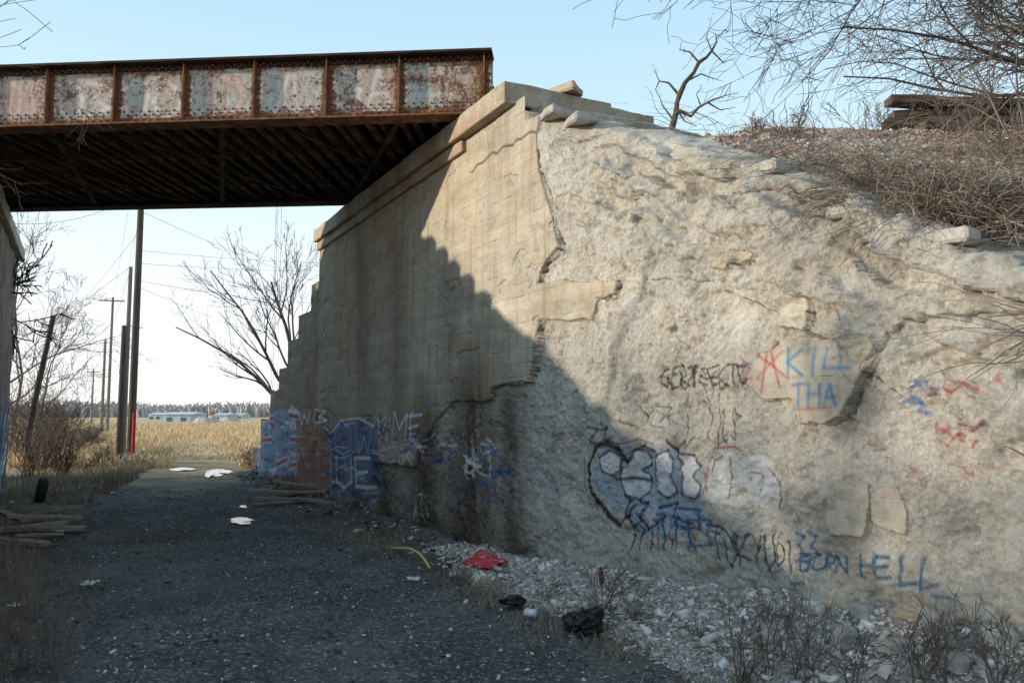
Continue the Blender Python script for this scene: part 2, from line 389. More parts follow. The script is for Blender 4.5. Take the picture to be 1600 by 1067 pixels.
T("GERT",1022,574,1078,604,.02,BLK,.85,jit=.2);T("EEKTE",1078,572,1160,602,.02,BLK,.85,jit=.2);T("E",1150,568,1176,592,.02,RED,.5)
scrib(1024,576,1160,602,BLK,14,.013,.75,2,9,14)
T("Z7",908,670,945,690,.028,BLK,.7,jit=.15);T("LY7",960,632,1035,664,.018,BLK,.65,jit=.18);T("LYL",1060,610,1130,690,.016,BLK,.65,jit=.16);T("LS",1115,640,1145,690,.018,BLK,.7,jit=.14);T("CK",1000,640,1050,668,.015,BLK,.5,jit=.2)
# heart-like bubble piece with drips, then a paler worn piece
cv.fill(pw([(1095,722),(1135,708),(1190,712),(1212,745),(1204,794),(1150,792),(1105,790),(1090,760)]),WHT,.55,.05)
cv.fill(pw([(1140,724),(1165,712),(1194,722),(1206,748),(1198,782),(1168,786),(1144,768)]),WHT,.7,.04);cv.fill(pw([(1102,720),(1128,716),(1132,772),(1106,778)]),WHT,.6,.04)
cv.fill(pw([(918,712),(945,696),(1010,696),(1070,706),(1092,735),(1094,785),(1060,800),(980,806),(944,796),(918,755)]),LBL,.5,.03)
# bubble letters: white fills with dark outlines
bub=[[(928,716),(944,704),(958,712),(958,734),(944,744),(930,736)],
 [(962,712),(982,702),(1004,706),(1008,726),(990,734),(1006,744),(1004,770),(984,782),(962,772),(956,748)],
 [(1014,712),(1034,704),(1044,718),(1040,744),(1050,770),(1034,778),(1018,764)],
 [(1052,708),(1074,712),(1086,728),(1074,744),(1088,762),(1076,780),(1056,772)]]
for p in bub: cv.fill(pw(p),WHT,.95,.012);S(p+[p[0]],.020,BLK,.85,.7)
cv.fill(pw([(970,785),(1040,785),(1092,792),(1092,832),(1040,842),(985,830)]),LBL,.65,.03);cv.fill(pw([(985,792),(1020,790),(1016,818),(990,820)]),WHT,.5,.02)
heart=[(965,722),(955,702),(938,692),(918,700),(908,722),(910,752),(924,784),(942,806),(958,822)]
S(heart,.05,BLK,.97,.6);S([(965,722),(978,704),(998,696),(1014,706)],.03,BLK,.9,.6);S([(958,822),(972,805),(980,790)],.03,BLK,.9)
for L,w in [([(945,750),(975,747),(1005,750)],.026),([(1030,688),(1050,704),(1060,690)],.03),
 ([(1104,745),(1106,720),(1122,712)],.014),([(1134,716),(1134,745),(1124,780)],.012),([(1160,738),(1180,742),(1176,768)],.010),([(1192,735),(1208,755),(1204,798)],.012),
 ([(962,770),(972,782),(966,804),(985,824)],.03),([(985,784),(1006,786),(990,808),(1006,828),(1028,808)],.026),([(1020,794),(1050,786),(1045,808),(1070,818)],.022),([(1052,794),(1085,798),(1082,826),(1056,824)],.018),([(1095,820),(1120,826),(1140,852)],.018)]:
    S(L,w,BLK,.9,.7)
scrib(980,795,1090,845,BLK,5,.014,.7);scrib(1020,785,1095,830,BLU,5,.018,.6)
for u in (978,992,1012,1030,1048,1066): S([(u,815),(u+4,835),(u+1,858)],.022,BLK,.85,.8)
for u in (1003,1022,1040,1072): S([(u,812),(u+3,858)],.015,RED,.8)
S([(914,700),(938,684),(960,694),(985,686),(1014,694)],.014,RED,.75);S([(1098,722),(1106,700),(1140,698),(1150,704)],.018,RED,.75);S([(1092,740),(1098,768)],.02,RED,.75)
S([(1066,812),(1098,814),(1098,852),(1070,854),(1066,816)],.022,BLU,.85);S([(900,716),(903,760),(925,800)],.016,BLU,.7)
T("TUKYUOI",1100,834,1232,880,.019,BLK,.85,jit=.15,dv=12)
T("33",1228,832,1262,880,.022,BLU,.85);T("BURN",1236,866,1312,892,.019,TEA,.88,dv=4)
T("HE",1335,868,1388,900,.024,TEA,.88,dv=6);T("LL",1400,870,1466,912,.024,TEA,.85,dv=12);S([(1455,930),(1485,934)],.02,TEA,.75)
scrib(1410,600,1440,640,BLU,6,.02,.65);scrib(1440,590,1560,630,RED,8,.012,.5);scrib(1455,645,1545,700,RED,9,.014,.55);scrib(1400,730,1560,770,RED,7,.011,.4);scrib(1340,690,1360,710,RED,2,.012,.5)
scrib(1500,600,1590,660,BLU,5,.012,.35);scrib(800,640,930,700,BLK,8,.013,.45);scrib(820,700,900,800,BLU,10,.02,.5);scrib(1080,860,1180,900,BLU,3,.012,.35);scrib(850,800,900,850,BLU,5,.018,.5);scrib(1120,800,1240,840,BLK,4,.012,.3)
T("HUI7",722,692,764,742,.024,WHT,.9,jit=.15);scrib(722,690,762,745,WHT,8,.018,.75);scrib(745,690,790,760,BLU,8,.03,.7);scrib(690,700,790,780,BLU,8,.025,.5)
NAV=(.02,.06,.2);GRY=(.40,.41,.43)
def leftpiece(cv_):
    global cv
    sv=cv;cv=cv_
    cv.fill(pw([(400,650),(440,640),(470,650),(474,700),(468,738),(402,748)]),LBL,.75,.12);scrib(402,640,470,745,WHT,14,.06,.7);scrib(402,640,470,745,NAV,12,.035,.75)
    T("FLE",408,650,472,724,.09,RED,.9,out=WHT,soft=.5,ok=1.7);scrib(405,640,470,745,NAV,5,.025,.7)
    cv.fill(pw([(462,655),(500,642),(524,660),(520,740),(490,768),(462,750)]),(.40,.20,.16),.65,.14);scrib(460,640,530,768,LBL,12,.035,.6);scrib(460,640,530,768,RED,8,.035,.7)
    T("EAS",464,662,520,702,.06,YEL,.9,out=NAV,soft=.5,ok=1.7);T("ASE",462,708,518,750,.065,ORG,.9,out=NAV,soft=.5,ok=1.7);T("W3",462,640,514,662,.05,WHT,.85,soft=.5);scrib(460,640,530,768,WHT,7,.022,.65)
    S([(470,650),(480,588),(484,640)],.03,(.3,.12,.2),.7);S([(440,640),(470,600)],.02,BLU,.6)
    S([(517,650),(517,795)],.03,WHT,.5)
    cv=sv
leftpiece(cv)
cv.fill(pw([(516,676),(545,652),(582,660),(596,700),(580,760),(545,784),(518,768)]),(.05,.14,.36),.55,.18);scrib(512,655,600,790,NAV,22,.045,.65);scrib(512,655,600,790,LBL,12,.04,.55)
T("OW",520,660,586,708,.055,LBL,.9,out=NAV,soft=.5,ok=1.6);T("UE",522,714,584,762,.06,WHT,.75,out=NAV,soft=.5,ok=1.6);S([(518,676),(532,657),(560,653),(584,666)],.035,WHT,.8);scrib(512,655,610,790,WHT,8,.018,.6)
T("WME",586,645,662,694,.04,WHT,.8,jit=.12,out=NAV,ok=1.5);cv.fill(pw([(590,688),(655,683),(645,725),(592,722)]),(.55,.51,.45),.6,.10);T("ONES",592,690,655,722,.03,(.35,.13,.1),.75,jit=.14)
T("IM",560,650,604,664,.022,WHT,.7);T("W7N",640,772,662,808,.02,WHT,.65);T("MB",672,690,708,715,.02,(.5,.45,.4),.6);scrib(500,600,700,650,BLU,8,.018,.4);scrib(580,660,700,740,NAV,14,.03,.6);scrib(580,650,700,740,WHT,8,.018,.55);scrib(580,700,700,800,BLU,8,.02,.4)
zt=ztop(X)+.08*2*fbm(X*4,Z*0+2,4,13)*(X<-.28)+.01
mask=Z<=zt
V=np.stack([X,out,Z],-1)
rgb=cv.rgb.reshape(-1,4)
ab=empty("bridge_abutment",M=WM)
top(ab,"tall crumbling concrete bridge abutment covered in spray-painted graffiti","bridge abutment")
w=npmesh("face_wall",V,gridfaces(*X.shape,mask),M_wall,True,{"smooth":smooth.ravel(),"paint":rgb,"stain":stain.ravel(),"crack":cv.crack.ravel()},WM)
w["label"]="graffiti-sprayed wall, smooth boards above, eroded rubble concrete beyond";par(w,ab)
body=mk("core",*boxes([((-.2,-1.6,-.1),(tF-.02,-.3,z_capbot-.05))]),M_chunk,WM);par(body,ab)
# coping
cap=slab("coping",(-.06,-1.3,z_capbot),(tF+.03,.13,z_captop),M_cap,WM,.10,.014,3,.012);par(cap,ab)
led=slab("coping_ledge",(1.2,-.3,z_capbot-.16),(tF+.01,.06,z_capbot-.004),M_cap,WM,.12,.012,9,.012);par(led,ab)
c2=slab("coping_return",(-.03,-1.95,z_captop-.27),(1.2,-1.304,z_captop-.025),M_cap,WM,.08,.02,11,.015);par(c2,ab)
c3=slab("lower_bearing_slab",(-.34,-2.75,z_captop-.48),(1.2,-.20,z_captop-.275),M_cap,WM,.06,.025,14,.018);par(c3,ab)
c4_=slab("lower_bearing_slab",(-.46,-1.6,z_captop-.68),(1.2,-.10,z_captop-.484),M_chunk,WM,.06,.04,17,.02);par(c4_,ab)
# far stepped wing
stp=[(500,383),(498,440),(486,441),(482,488),(466,490),(461,530),(450,534),(445,575),(436,578),(430,610),(422,615),(414,655),(408,660),(400,700),(396,706)]
sp=[on_wall(*p) for p in stp]
zw=[p[1] for p in sp[1::2]];tw=[p[0] for p in sp[0::2]]
def wtop(t):
    z=np.full_like(t,zw[0])
    for i in range(len(zw)): z=np.where(t>=tw[i],zw[i],z)
    return z
tE=tw[-1]+.2
tc=np.arange(tF,tE,.025);zc=np.arange(-.15,zw[0]+.03,.025)
cw=Canvas(tc,zc);Xw,Zw=np.meshgrid(tc,zc)
leftpiece(cw)
Yw=.02*2*fbm(Xw*2,Zw*6,4,4)
z_=Zw*0
wg=npmesh("wing_wall",np.stack([Xw,Yw,Zw],-1),gridfaces(*Xw.shape,Zw<=wtop(Xw)+.02+.03*fbm(Xw*5,Zw*0,3,5)),M_wall,True,{"smooth":(z_+1).ravel(),"paint":cw.rgb.reshape(-1,4),"stain":(z_+.3).ravel(),"crack":z_.ravel()},WM);par(wg,ab)
bx=[]
for i in range(len(zw)):
    t0=tw[i];t1=tw[i+1] if i+1<len(tw) else tE
    bx.append(((t0,-.5,-.1),(t1-.003,-.03,zw[i])))
wb=mk("wing_wall_back",*boxes(bx),M_chunk,WM);par(wb,ab)
# ================= sun =================
pL=on_z(28,408,z_capbot);tLf,oL=to_wall(pL[0],pL[1])
az=R(-100);a=np.array([math.sin(az),math.cos(az)])
W0=on_wall(660,367);kk=oL/(a@(-P));TT=(z_captop-W0[1])/kk;EL=math.atan(TT)
P0=(W0[0]+kk*(a@D),z_captop);W1=on_wall(920,655);P1=(W1[0]+kk*(a@D),W1[1]+kk*TT)
SV=Vector((a[0],a[1],TT)).normalized()
sun=bpy.data.lights.new("sun",'SUN');sun.energy=5.0;sun.angle=R(.8);sun.color=(1,.88,.71)
so=bpy.data.objects.new("sun",sun);COL.objects.link(so);so.rotation_euler=SV.to_track_quat('Z','Y').to_euler()
wd=bpy.data.worlds.new("World");bpy.context.scene.world=wd;wd.use_nodes=True;t=wd.node_tree
sk=t.nodes.new('ShaderNodeTexSky');sk.sky_type='NISHITA';sk.sun_disc=False;sk.sun_elevation=EL;sk.sun_rotation=az
sk.air_density=1.0;sk.dust_density=.6;sk.ozone_density=2.;sk.altitude=200
dz=nd(t,'ShaderNodeSeparateXYZ',{0:nd(t,'ShaderNodeTexCoord').outputs['Generated']}).outputs[2]
gr=ramp(t,dz,[(0.,(1.18,1.18,1.18)),(.12,(1.08,1.12,1.15)),(.30,(.72,.96,1.08)),(.5,(.50,.78,1.0)),(1.,(.38,.60,.88))])
skn=mix(t,1.,sk.outputs[0],(.15,.15,.15),'MULTIPLY')
t.links.new(mix(t,.10,gr,skn),t.nodes['Background'].inputs[0]);t.nodes['Background'].inputs[1].default_value=1.05
# ================= opposite abutment =================
la=empty("bridge_abutment",M=WM);top(la,"shaded concrete bridge abutment with faded blue graffiti beside brush","bridge abutment")
tl=np.arange(P0[0],tLf,.03);zl=np.arange(-.15,z_capbot,.03)
cl=Canvas(tl,zl);Xl,Zl=np.meshgrid(tl,zl)
for i in range(46):
    c=[BLU,LBL,WHT,NAV][i%4];tx=tLf-rr.uniform(.1,4.);zx=rr.uniform(.3,1.9)
    cl.stroke([(tx,zx),(tx-rr.uniform(-.5,.5),zx+rr.uniform(-.4,.4)),(tx-rr.uniform(-.5,.5),zx+rr.uniform(-.4,.4))],.10,c,.9)
Yl=oL+.04*2*fbm(Xl*2,Zl*3,4,5)
x_=Xl*0
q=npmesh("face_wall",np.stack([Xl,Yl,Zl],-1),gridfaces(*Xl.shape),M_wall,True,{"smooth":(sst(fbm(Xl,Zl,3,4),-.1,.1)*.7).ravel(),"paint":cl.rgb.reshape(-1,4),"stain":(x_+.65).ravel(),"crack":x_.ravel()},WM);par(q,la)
q=slab("core",(P0[0]+.005,oL+.06,-.1),(tLf-.005,oL+1.2,z_capbot-.003),M_chunk,WM,.4,.01,2,.01);par(q,la)
q=slab("coping",(P0[0],oL-.12,z_capbot),(tLf+.04,oL+1.25,z_captop),M_chunk,WM,.15,.02,5,.02);par(q,la)
sl=(P0[1]-P1[1])/(P0[0]-P1[0]);bx=[];tcur=P0[0]-.003;zcur=z_capbot-.1;rs=random.Random(3)
while zcur>.2:
    dl=rs.uniform(.25,.55);zcur=P0[1]-(P0[0]-tcur+dl*.35)*sl
    bx.append(((tcur-dl,oL,-.1),(tcur-.003,oL+.5,max(zcur,.1))));tcur-=dl
q=mk("wing_wall",*boxes(bx),M_chunk,WM);par(q,la);tLn=tcur
# ================= bridge =================
m,t_,b=mat("flaking_girder_paint",.75,.25);v=obc(t_);pa=at(t_,"paint");ru=at(t_,"rust").outputs['Fac']
n=noi(t_,v,5.5,9,.8);n2=noi(t_,v,26,6,.8)
pc=ramp(t_,noi(t_,v,9,8,.78),[(.3,(.26,.235,.195)),(.5,(.45,.43,.38)),(.72,(.64,.63,.59))])
pc=mix(t_,ma(t_,'MULTIPLY',mr(t_,noi(t_,v,2.3,5,.6),.5,.65),.5),pc,(.42,.26,.18))
pc=mix(t_,ma(t_,'MULTIPLY',pa.outputs['Alpha'],.9),pc,pa.outputs['Color'])
rc=ramp(t_,n2,[(.3,(.04,.02,.013)),(.5,(.15,.065,.035)),(.7,(.30,.14,.07))])
fac=ma(t_,'ADD',ma(t_,'ADD',ma(t_,'MULTIPLY',n,1.0),ma(t_,'MULTIPLY',n2,.65)),ma(t_,'MULTIPLY',ru,.30))
col=mix(t_,mr(t_,fac,.83,.91),pc,rc);setc(t_,b,col);bump(t_,b,fac,.5,.01);M_gird=m
m,t_,b=mat("rusted_steel",.85,.2);v=obc(t_)
col=ramp(t_,noi(t_,v,7,8,.7),[(.3,(.05,.025,.016)),(.5,(.18,.08,.04)),(.72,(.38,.19,.10))]);setc(t_,b,col);bump(t_,b,noi(t_,v,40,5,.8),.5,.01);M_rust=m
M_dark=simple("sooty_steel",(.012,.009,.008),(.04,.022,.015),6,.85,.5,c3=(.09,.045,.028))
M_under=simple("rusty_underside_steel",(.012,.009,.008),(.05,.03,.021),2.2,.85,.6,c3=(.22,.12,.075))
zb=z_captop+.015
A1=on_z(0,203,zb);B1=on_z(705,183,zb);g=(A1-B1)[:2];g/=np.linalg.norm(g)
gn=np.array([-g[1],g[0]])
GM=Matrix.Translation((B1[0],B1[1],zb))@Matrix.Rotation(math.atan2(g[1],g[0]),4,'Z')
def on_g(u,v):
    r=ray(u,v);s=(B1[:2]@gn)/(r[:2]@gn);w=r[:2]*s;return ((w-B1[:2])@g,H+s*r[2]-zb)
GH=.5*(on_g(770,85)[1]+on_g(0,112)[1]);sR=on_g(770,85)[0]
A2=on_z(0,328,zb);B2=on_z(550,317,zb);GW=.5*(abs((A2[:2]-B1[:2])@gn)+abs((B2[:2]-B1[:2])@gn))
sL=on_g(0,203)[0]+5.5
br=empty("railway_bridge",M=GM);top(br,"rusty riveted plate girder railway bridge with peeling white paint","bridge")
xs=np.arange(sR,sL,.011);zs_=np.arange(.02,GH-.02,.011)
cg=Canvas(xs,zs_);Xg,Zg=np.meshgrid(xs,zs_)
stf=[on_g(u,150)[0] for u in (757,625,512,400,290,183,78)]
ds=stf[-1]-stf[-2];x=stf[-1]+ds
while x<sL: stf.append(x);x+=ds
GWT=(.76,.74,.71);GPK=(.66,.50,.44);GRS=(.32,.19,.14)
tg=lambda *a_,**k:text(cg,on_g,*a_,soft=.9,jit=.08,ok=1.5,**k)
cg.fill([on_g(*p) for p in [(562,100),(600,93),(624,110),(618,148),(575,140)]],(.42,.22,.16),.5,.16);cg.fill([on_g(*p) for p in [(690,125),(730,105),(757,120),(755,180),(700,175)]],(.36,.19,.12),.5,.2)
cg.fill([on_g(*p) for p in [(728,115),(756,112),(752,168),(735,165)]],(.38,.36,.16),.5,.14);cg.fill([on_g(*p) for p in [(0,145),(35,135),(75,140),(70,165),(0,178)]],(.42,.22,.18),.5,.14)
tg("O3",88,130,176,184,.055,GWT,.62,out=GRS);tg("OO",188,127,286,184,.06,GWT,.62,out=GRS);tg("7L",410,115,502,174,.055,GWT,.62,out=GRS);tg("GA",518,110,618,168,.055,GWT,.62,out=GRS);tg("5",645,108,670,150,.03,(.2,.4,.42),.6);tg("N7",685,108,735,150,.035,GWT,.5,out=GRS)
tg("OI",6,130,66,184,.05,GPK,.62,out=(.38,.16,.12));tg("O",318,118,386,184,.07,GPK,.8,out=GRS);tg("I",342,134,362,166,.035,(.3,.14,.1),.7)
rust=np.zeros_like(Xg)
for s in stf: rust=np.maximum(rust,np.clip(1-np.abs(Xg-s)/.09,0,1)*.9)
rust=np.maximum(rust,np.clip(1-Zg/.16,0,1)*.9);rust=np.maximum(rust,np.clip(1-(GH-Zg)/.12,0,1)*.9);rust=np.maximum(rust,sst(-Xg,-.5,.4)*.2)
rust+=.7*fbm(Xg*2.2,Zg*3,6,6)
gi=npmesh("girder",np.stack([Xg,.006*fbm(Xg*5,Zg*5,3,3),Zg],-1),gridfaces(*Xg.shape),M_gird,False,{"paint":cg.rgb.reshape(-1,4),"rust":rust.ravel()},GM)
gi["label"]="riveted plate girder with flaking white paint and spray lettering";par(gi,br)
def part(name,bl,mt,pa=gi):
    o=mk(name,*boxes(bl),mt,GM);par(o,pa);return o
part("bottom_flange",[((sR,-.14,-.012),(sL,.13,.010)),((sR,.008,.0105),(sL,.022,.09))],M_rust)
part("top_flange",[((sR,-.16,GH-.012),(sL,.15,GH+.018)),((sR,.008,GH-.07),(sL,.024,GH-.0125))],M_dark)
part("web_back",[((sR,-.02,0.013),(sL,-.008,GH-.013))],M_dark)
for s in stf: part("stiffener",[((s-.007,.024,.014),(s+.007,.09,GH-.014)),((s+.008,.009,.095),(s+.05,.018,GH-.085))],M_rust)
# rivets
rp=[]
for x in np.arange(sR+.05,sL,.095):
    rp+= [(x,.022,.03),(x+.047,.022,.07),(x,.024,GH-.03),(x+.047,.024,GH-.06)]
for x in np.arange(sR+.05,min(sL,8.5),.11): rp+=[(x,.006,.14),(x+.05,.006,.185)]
for s in stf:
    for z in np.arange(.12,GH-.10,.085): rp+=[(s+.03,.019,z),(s-.04,.006,z)]
rp=np.array(rp)
an=np.arange(6)*math.pi/3
bv=np.concatenate([np.stack([np.cos(an)*.016,0*an,np.sin(an)*.016],1),np.stack([np.cos(an)*.011,0*an+.010,np.sin(an)*.011],1),[[0,.014,0]]])
bf=[[i,(i+1)%6,6+(i+1)%6] for i in range(6)]+[[i,6+(i+1)%6,6+i] for i in range(6)]+[[6+i,6+(i+1)%6,12] for i in range(6)]
VV=(rp[:,None,:]+bv[None]);FF=(np.arange(len(rp))*13)[:,None,None]+np.array(bf)[None]
o=npmesh("rivets",VV,FF.reshape(-1,3),M_rust,True,M=GM);o["kind"]="stuff";par(o,gi)
# far girder & floor
g2=mk("girder",*boxes([((sR,-GW+.008,.012),(sL,-GW+.02,GH-.012)),((sR,-GW-.14,-.012),(sL,-GW+.14,.012)),((sR,-GW-.16,GH-.01),(sL,-GW+.16,GH+.02))]),M_dark,GM);par(g2,br)
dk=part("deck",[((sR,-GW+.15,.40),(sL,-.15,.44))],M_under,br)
xx=sR+.15;rb=random.Random(4)
bls=[boxes([((-.006,-GW+.03,.065+e_),(.006,-.03,.385)),((-w_,-GW+.03,.045+e_),(w_,-.03,.064+e_)),((-.06,-GW+.03,.386),(.06,-.03,.399))]) for e_,w_ in ((0,.05),(.015,.04),(.04,.06))]
while xx<sL-.1:
    j=rb.randrange(3);Mx=GM@Matrix.Translation((xx+rb.uniform(-.04,.04),0,0))@Matrix.Rotation(rb.uniform(-.01,.01),4,'Z')
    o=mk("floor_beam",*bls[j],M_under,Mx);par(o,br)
    xx+=.215
x0=sR+1.2;k=0
while x0<sL-2.2:
    ln_=math.hypot(1.6,GW-.3);an_=math.atan2(-(GW-.3),1.6)
    for sg_ in (0,1):
        Mx=GM@Matrix.Translation((x0+(0 if sg_==0 else 1.6),-.15,.022 if sg_==0 else .034))@Matrix.Rotation(an_ if sg_==0 else math.pi-an_-2*math.pi,4,'Z')
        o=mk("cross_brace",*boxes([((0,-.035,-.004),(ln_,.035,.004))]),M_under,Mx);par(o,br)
    x0+=2.3
# ================= terrain =================
zc_=z_captop-.04
def ycrest(x): return 9.5+.06*x
def wingtopL(t):
    return np.clip(P0[1]-(P0[0]-t)*sl-.15,-.1,z_captop-.12)
def bankR(x,y):
    t,o=to_wall(x,y);q=-o
    z=zc_-.46*np.maximum(0,ycrest(x)-y);z=np.where(y>ycrest(x)+5.5,zc_-.62*(y-ycrest(x)-5.5),z)
    zt_=np.where(t<-.28,np.interp(t,tt,tz)-.03,np.where(t<tF,z_captop-.22,wtop(np.asarray(t))-.1))
    zt_=np.where(t>tE,-.1,zt_);zt_=np.where(t<tt[0],tz[0]-(tt[0]-t)*.5,zt_)
    k=sst(q,.25,1.7);kk_=np.where(t>-.28,sst(q,.5,2.2),k)
    z2=zt_*(1-kk_)+np.minimum(z,9)*kk_
    lim=z_captop-.66+.6*sst(q,2.3,3.2)+1.2*sst(-t,1.1,2.2)
    z2=np.where(t<.2,np.minimum(z2,lim),z2)
    st=fbm(x*1.0,y*1.0,3,73)*9;stp_=.05*(np.floor(st)+sst(st-np.floor(st),.7,1))
    nz=(.12*2*fbm(x*1.2,y*1.2,4,71)+stp_)*sst(q,0.4,.9)+.03*2*fbm(x*6,y*6,3,72)
    z3=z2+nz*np.where((y>ycrest(x))&(t>-.3),.2,1)*np.where(z2>zc_-.3,.45,1)
    z3=z3-1.0*(1-sst(q,.2,.68))*(t<-.3)
    return np.maximum(z3,-.2)
qs=np.concatenate([np.arange(.06,3.,.045),np.arange(3.,8,.12),8+np.geomspace(.2,60,30)])
tss=np.concatenate([-np.geomspace(60,.3,30)+tn-.2,np.arange(tn-.4,2,.045),np.arange(2,20,.25),20+np.geomspace(.5,60,20)])
Tm,Qm=np.meshgrid(tss,qs);Xb=O[0]+D[0]*Tm+P[0]*Qm;Yb=O[1]+D[1]*Tm+P[1]*Qm
Zb=bankR(Xb,Yb)
def bank_mat():
    m,t,b=mat("gravel_bank");v=obc(t);z=nd(t,'ShaderNodeSeparateXYZ',{0:v}).outputs[2]
    vv=vor(t,v,26.)
    sc=ramp(t,nd(t,'ShaderNodeSeparateColor',{0:vv.outputs['Color']}).outputs[0],[(0,(.25,.16,.135)),(.4,(.48,.35,.295)),(.7,(.56,.44,.385)),(1,(.70,.65,.60))])
    dc=ramp(t,noi(t,v,4,9,.78),[(.3,(.22,.185,.145)),(.5,(.42,.37,.30)),(.7,(.60,.55,.47))])
    f=mr(t,ma(t,'ADD',z,ma(t,'MULTIPLY',noi(t,v,.8,5,.65),1.8)),4.8,5.8)
    col=mix(t,f,mix(t,.15,dc,sc),sc);setc(t,b,col)
    bump(t,b,ma(t,'ADD',ma(t,'MULTIPLY',vv.outputs['Distance'],-.8),noi(t,v,18,7,.78)),.9,.05);return m
M_bank=bank_mat()
bk=struct(npmesh("railway_embankment",np.stack([Xb,Yb,Zb],-1),gridfaces(*Xb.shape),M_bank,True))
# left bank
def bankL(x,y):
    t,o=to_wall(x,y);q=o-oL
    z=zc_-.55*np.maximum(0,9.5+.06*x-y);z=np.where(y>ycrest(x)+5.,zc_-.7*(y-ycrest(x)-5.),z)
    z=np.maximum(z,1.5*sst(-x,7,14)*sst(y,-14,-6)*(y<12))
    z=z*(1-sst(t,tLf+.2,tLf+3.)*sst(3-q,0,2))
    k=np.where(t<P0[0],sst(q,.5,2.6),1.);zz=np.where(t<P0[0],wingtopL(t),z_captop-.15)
    zz=np.where(t>tLf,-.1+0*zz,zz);k=np.where(t>tLf,sst(q,0.,3.5),k)
    return np.maximum(zz*(1-k)+z*k+.12*2*fbm(x*.9,y*.9,4,81),-.2)
qs=np.concatenate([np.arange(.5,4.,.15),4+np.geomspace(.2,60,40)])
tss=np.concatenate([-np.geomspace(60,.5,30)-8,np.arange(-8,18,.2),18+np.geomspace(.5,60,20)])
Tm,Qm=np.meshgrid(tss,qs);Xc=O[0]+D[0]*Tm-P[0]*(Qm+oL);Yc=O[1]+D[1]*Tm-P[1]*(Qm+oL)
struct(npmesh("railway_embankment",np.stack([Xc,Yc,bankL(Xc,Yc)],-1),gridfaces(*Xc.shape)[:,::-1],M_bank,True))
# road edges
Ledge=[on_z(*p)[:2] for p in [(30,1060),(45,960),(70,870),(118,805),(212,752),(256,722),(272,706),(286,692),(296,680)]]
Redge=[on_z(*p)[:2] for p in [(1190,1067),(1060,1012),(900,958),(760,912),(620,867),(480,803),(420,762),(395,738),(368,712),(345,696),(332,684)]]
def xl(y):
    ys=[p[1] for p in Ledge];return np.interp(y,ys,[p[0] for p in Ledge])
def xr_(y):
    ys=[p[1] for p in Redge];return np.interp(y,ys,[p[0] for p in Redge])
def roadz(x,y):return .03*2*fbm(x*.8,y*.8,3,91)-.03*np.exp(-((x-(xl(y)*.6+xr_(y)*.4))/.4)**2)*.6
def gz(x,y):
    ins=sst(x,xl(y)-.1,xl(y)+.3)*sst(xr_(y)-x,-.1,.3)*(1-sst(y,26,30))*(y>-8)
    return .06*2*fbm(x*.7,y*.7,4,92)*np.clip(12/(np.abs(y)+6),.1,1)+.01-.13*ins
def sinh_axis(a,b,n,c,s):
    k=np.linspace(math.asinh((a-c)/s),math.asinh((b-c)/s),n);return c+s*np.sinh(k)
gx=sinh_axis(-1500,1500,420,-1.5,3.);gy=sinh_axis(-60,2500,420,8,6.)
Gx,Gy=np.meshgrid(gx,gy)
FIELD=[(.3,(.42,.27,.13)),(.5,(.60,.42,.23)),(.7,(.72,.55,.34))]
def ground_mat():
    m,t,b=mat("dry_ground");v=obc(t);sx=nd(t,'ShaderNodeSeparateXYZ',{0:v})
    dirt=ramp(t,noi(t,v,3,9,.8),[(.3,(.06,.05,.04)),(.5,(.15,.126,.098)),(.7,(.29,.25,.195))])
    field=ramp(t,noi(t,mp(t,v,(.25,1,1)),.35,8,.75),FIELD)
    f=mr(t,ma(t,'ADD',sx.outputs[1],ma(t,'MULTIPLY',noi(t,v,.3,4,.6),12.)),24,32)
    col=mix(t,f,dirt,field);setc(t,b,col)
    bump(t,b,noi(t,v,16,8,.8),.9,.05);return m
struct(npmesh("ground",np.stack([Gx,Gy,gz(Gx,Gy)],-1),gridfaces(*Gx.shape),ground_mat(),True))
def road_mat():
    m,t,b=mat("dark_gravel_road",.94,.1);v=obc(t)
    vv=vor(t,v,46.);vv2=vor(t,v,20.)
    r1=nd(t,'ShaderNodeSeparateColor',{0:vv.outputs['Color']}).outputs[0];r2=nd(t,'ShaderNodeSeparateColor',{0:vv2.outputs['Color']}).outputs[1]
    base=ramp(t,noi(t,v,1.0,9,.78),[(.3,(.055,.055,.057)),(.5,(.135,.133,.130)),(.72,(.31,.30,.28))])
    c=mix(t,.5,base,ramp(t,r1,[(0,(.035,.035,.037)),(.6,(.13,.13,.13)),(.86,(.24,.235,.225)),(.94,(.46,.44,.41)),(1,(.6,.58,.54))]))
    c=mix(t,ma(t,'MULTIPLY',mr(t,noi(t,mp(t,v,(1,.35,1)),.6,6,.65),.47,.62),.55),c,(.24,.225,.20))
    c=mix(t,ma(t,'MULTIPLY',mr(t,noi(t,v,.35,5,.6),.52,.66),.55),c,(.045,.045,.045))
    f=ma(t,'MULTIPLY',mr(t,r2,.92,.94),mr(t,vv2.outputs['Distance'],.020,.014))
    c=mix(t,f,c,(.58,.56,.52))
    yy=nd(t,'ShaderNodeSeparateXYZ',{0:v}).outputs[1]
    k=mr(t,ma(t,'ADD',yy,ma(t,'MULTIPLY',noi(t,v,.8,6,.7),9.)),21.,26.)
    c=mix(t,k,c,ramp(t,noi(t,v,.9,8,.78),[(.35,(.20,.145,.09)),(.5,(.44,.32,.19)),(.65,(.62,.46,.27))]));setc(t,b,c)
    bump(t,b,ma(t,'ADD',ma(t,'MULTIPLY',vv.outputs['Distance'],-.9),noi(t,v,26,8,.85)),1.,.03);return m
ry=np.concatenate([np.arange(-6,16,.05),np.arange(16,29,.25)]);rk=np.linspace(0,1,150)
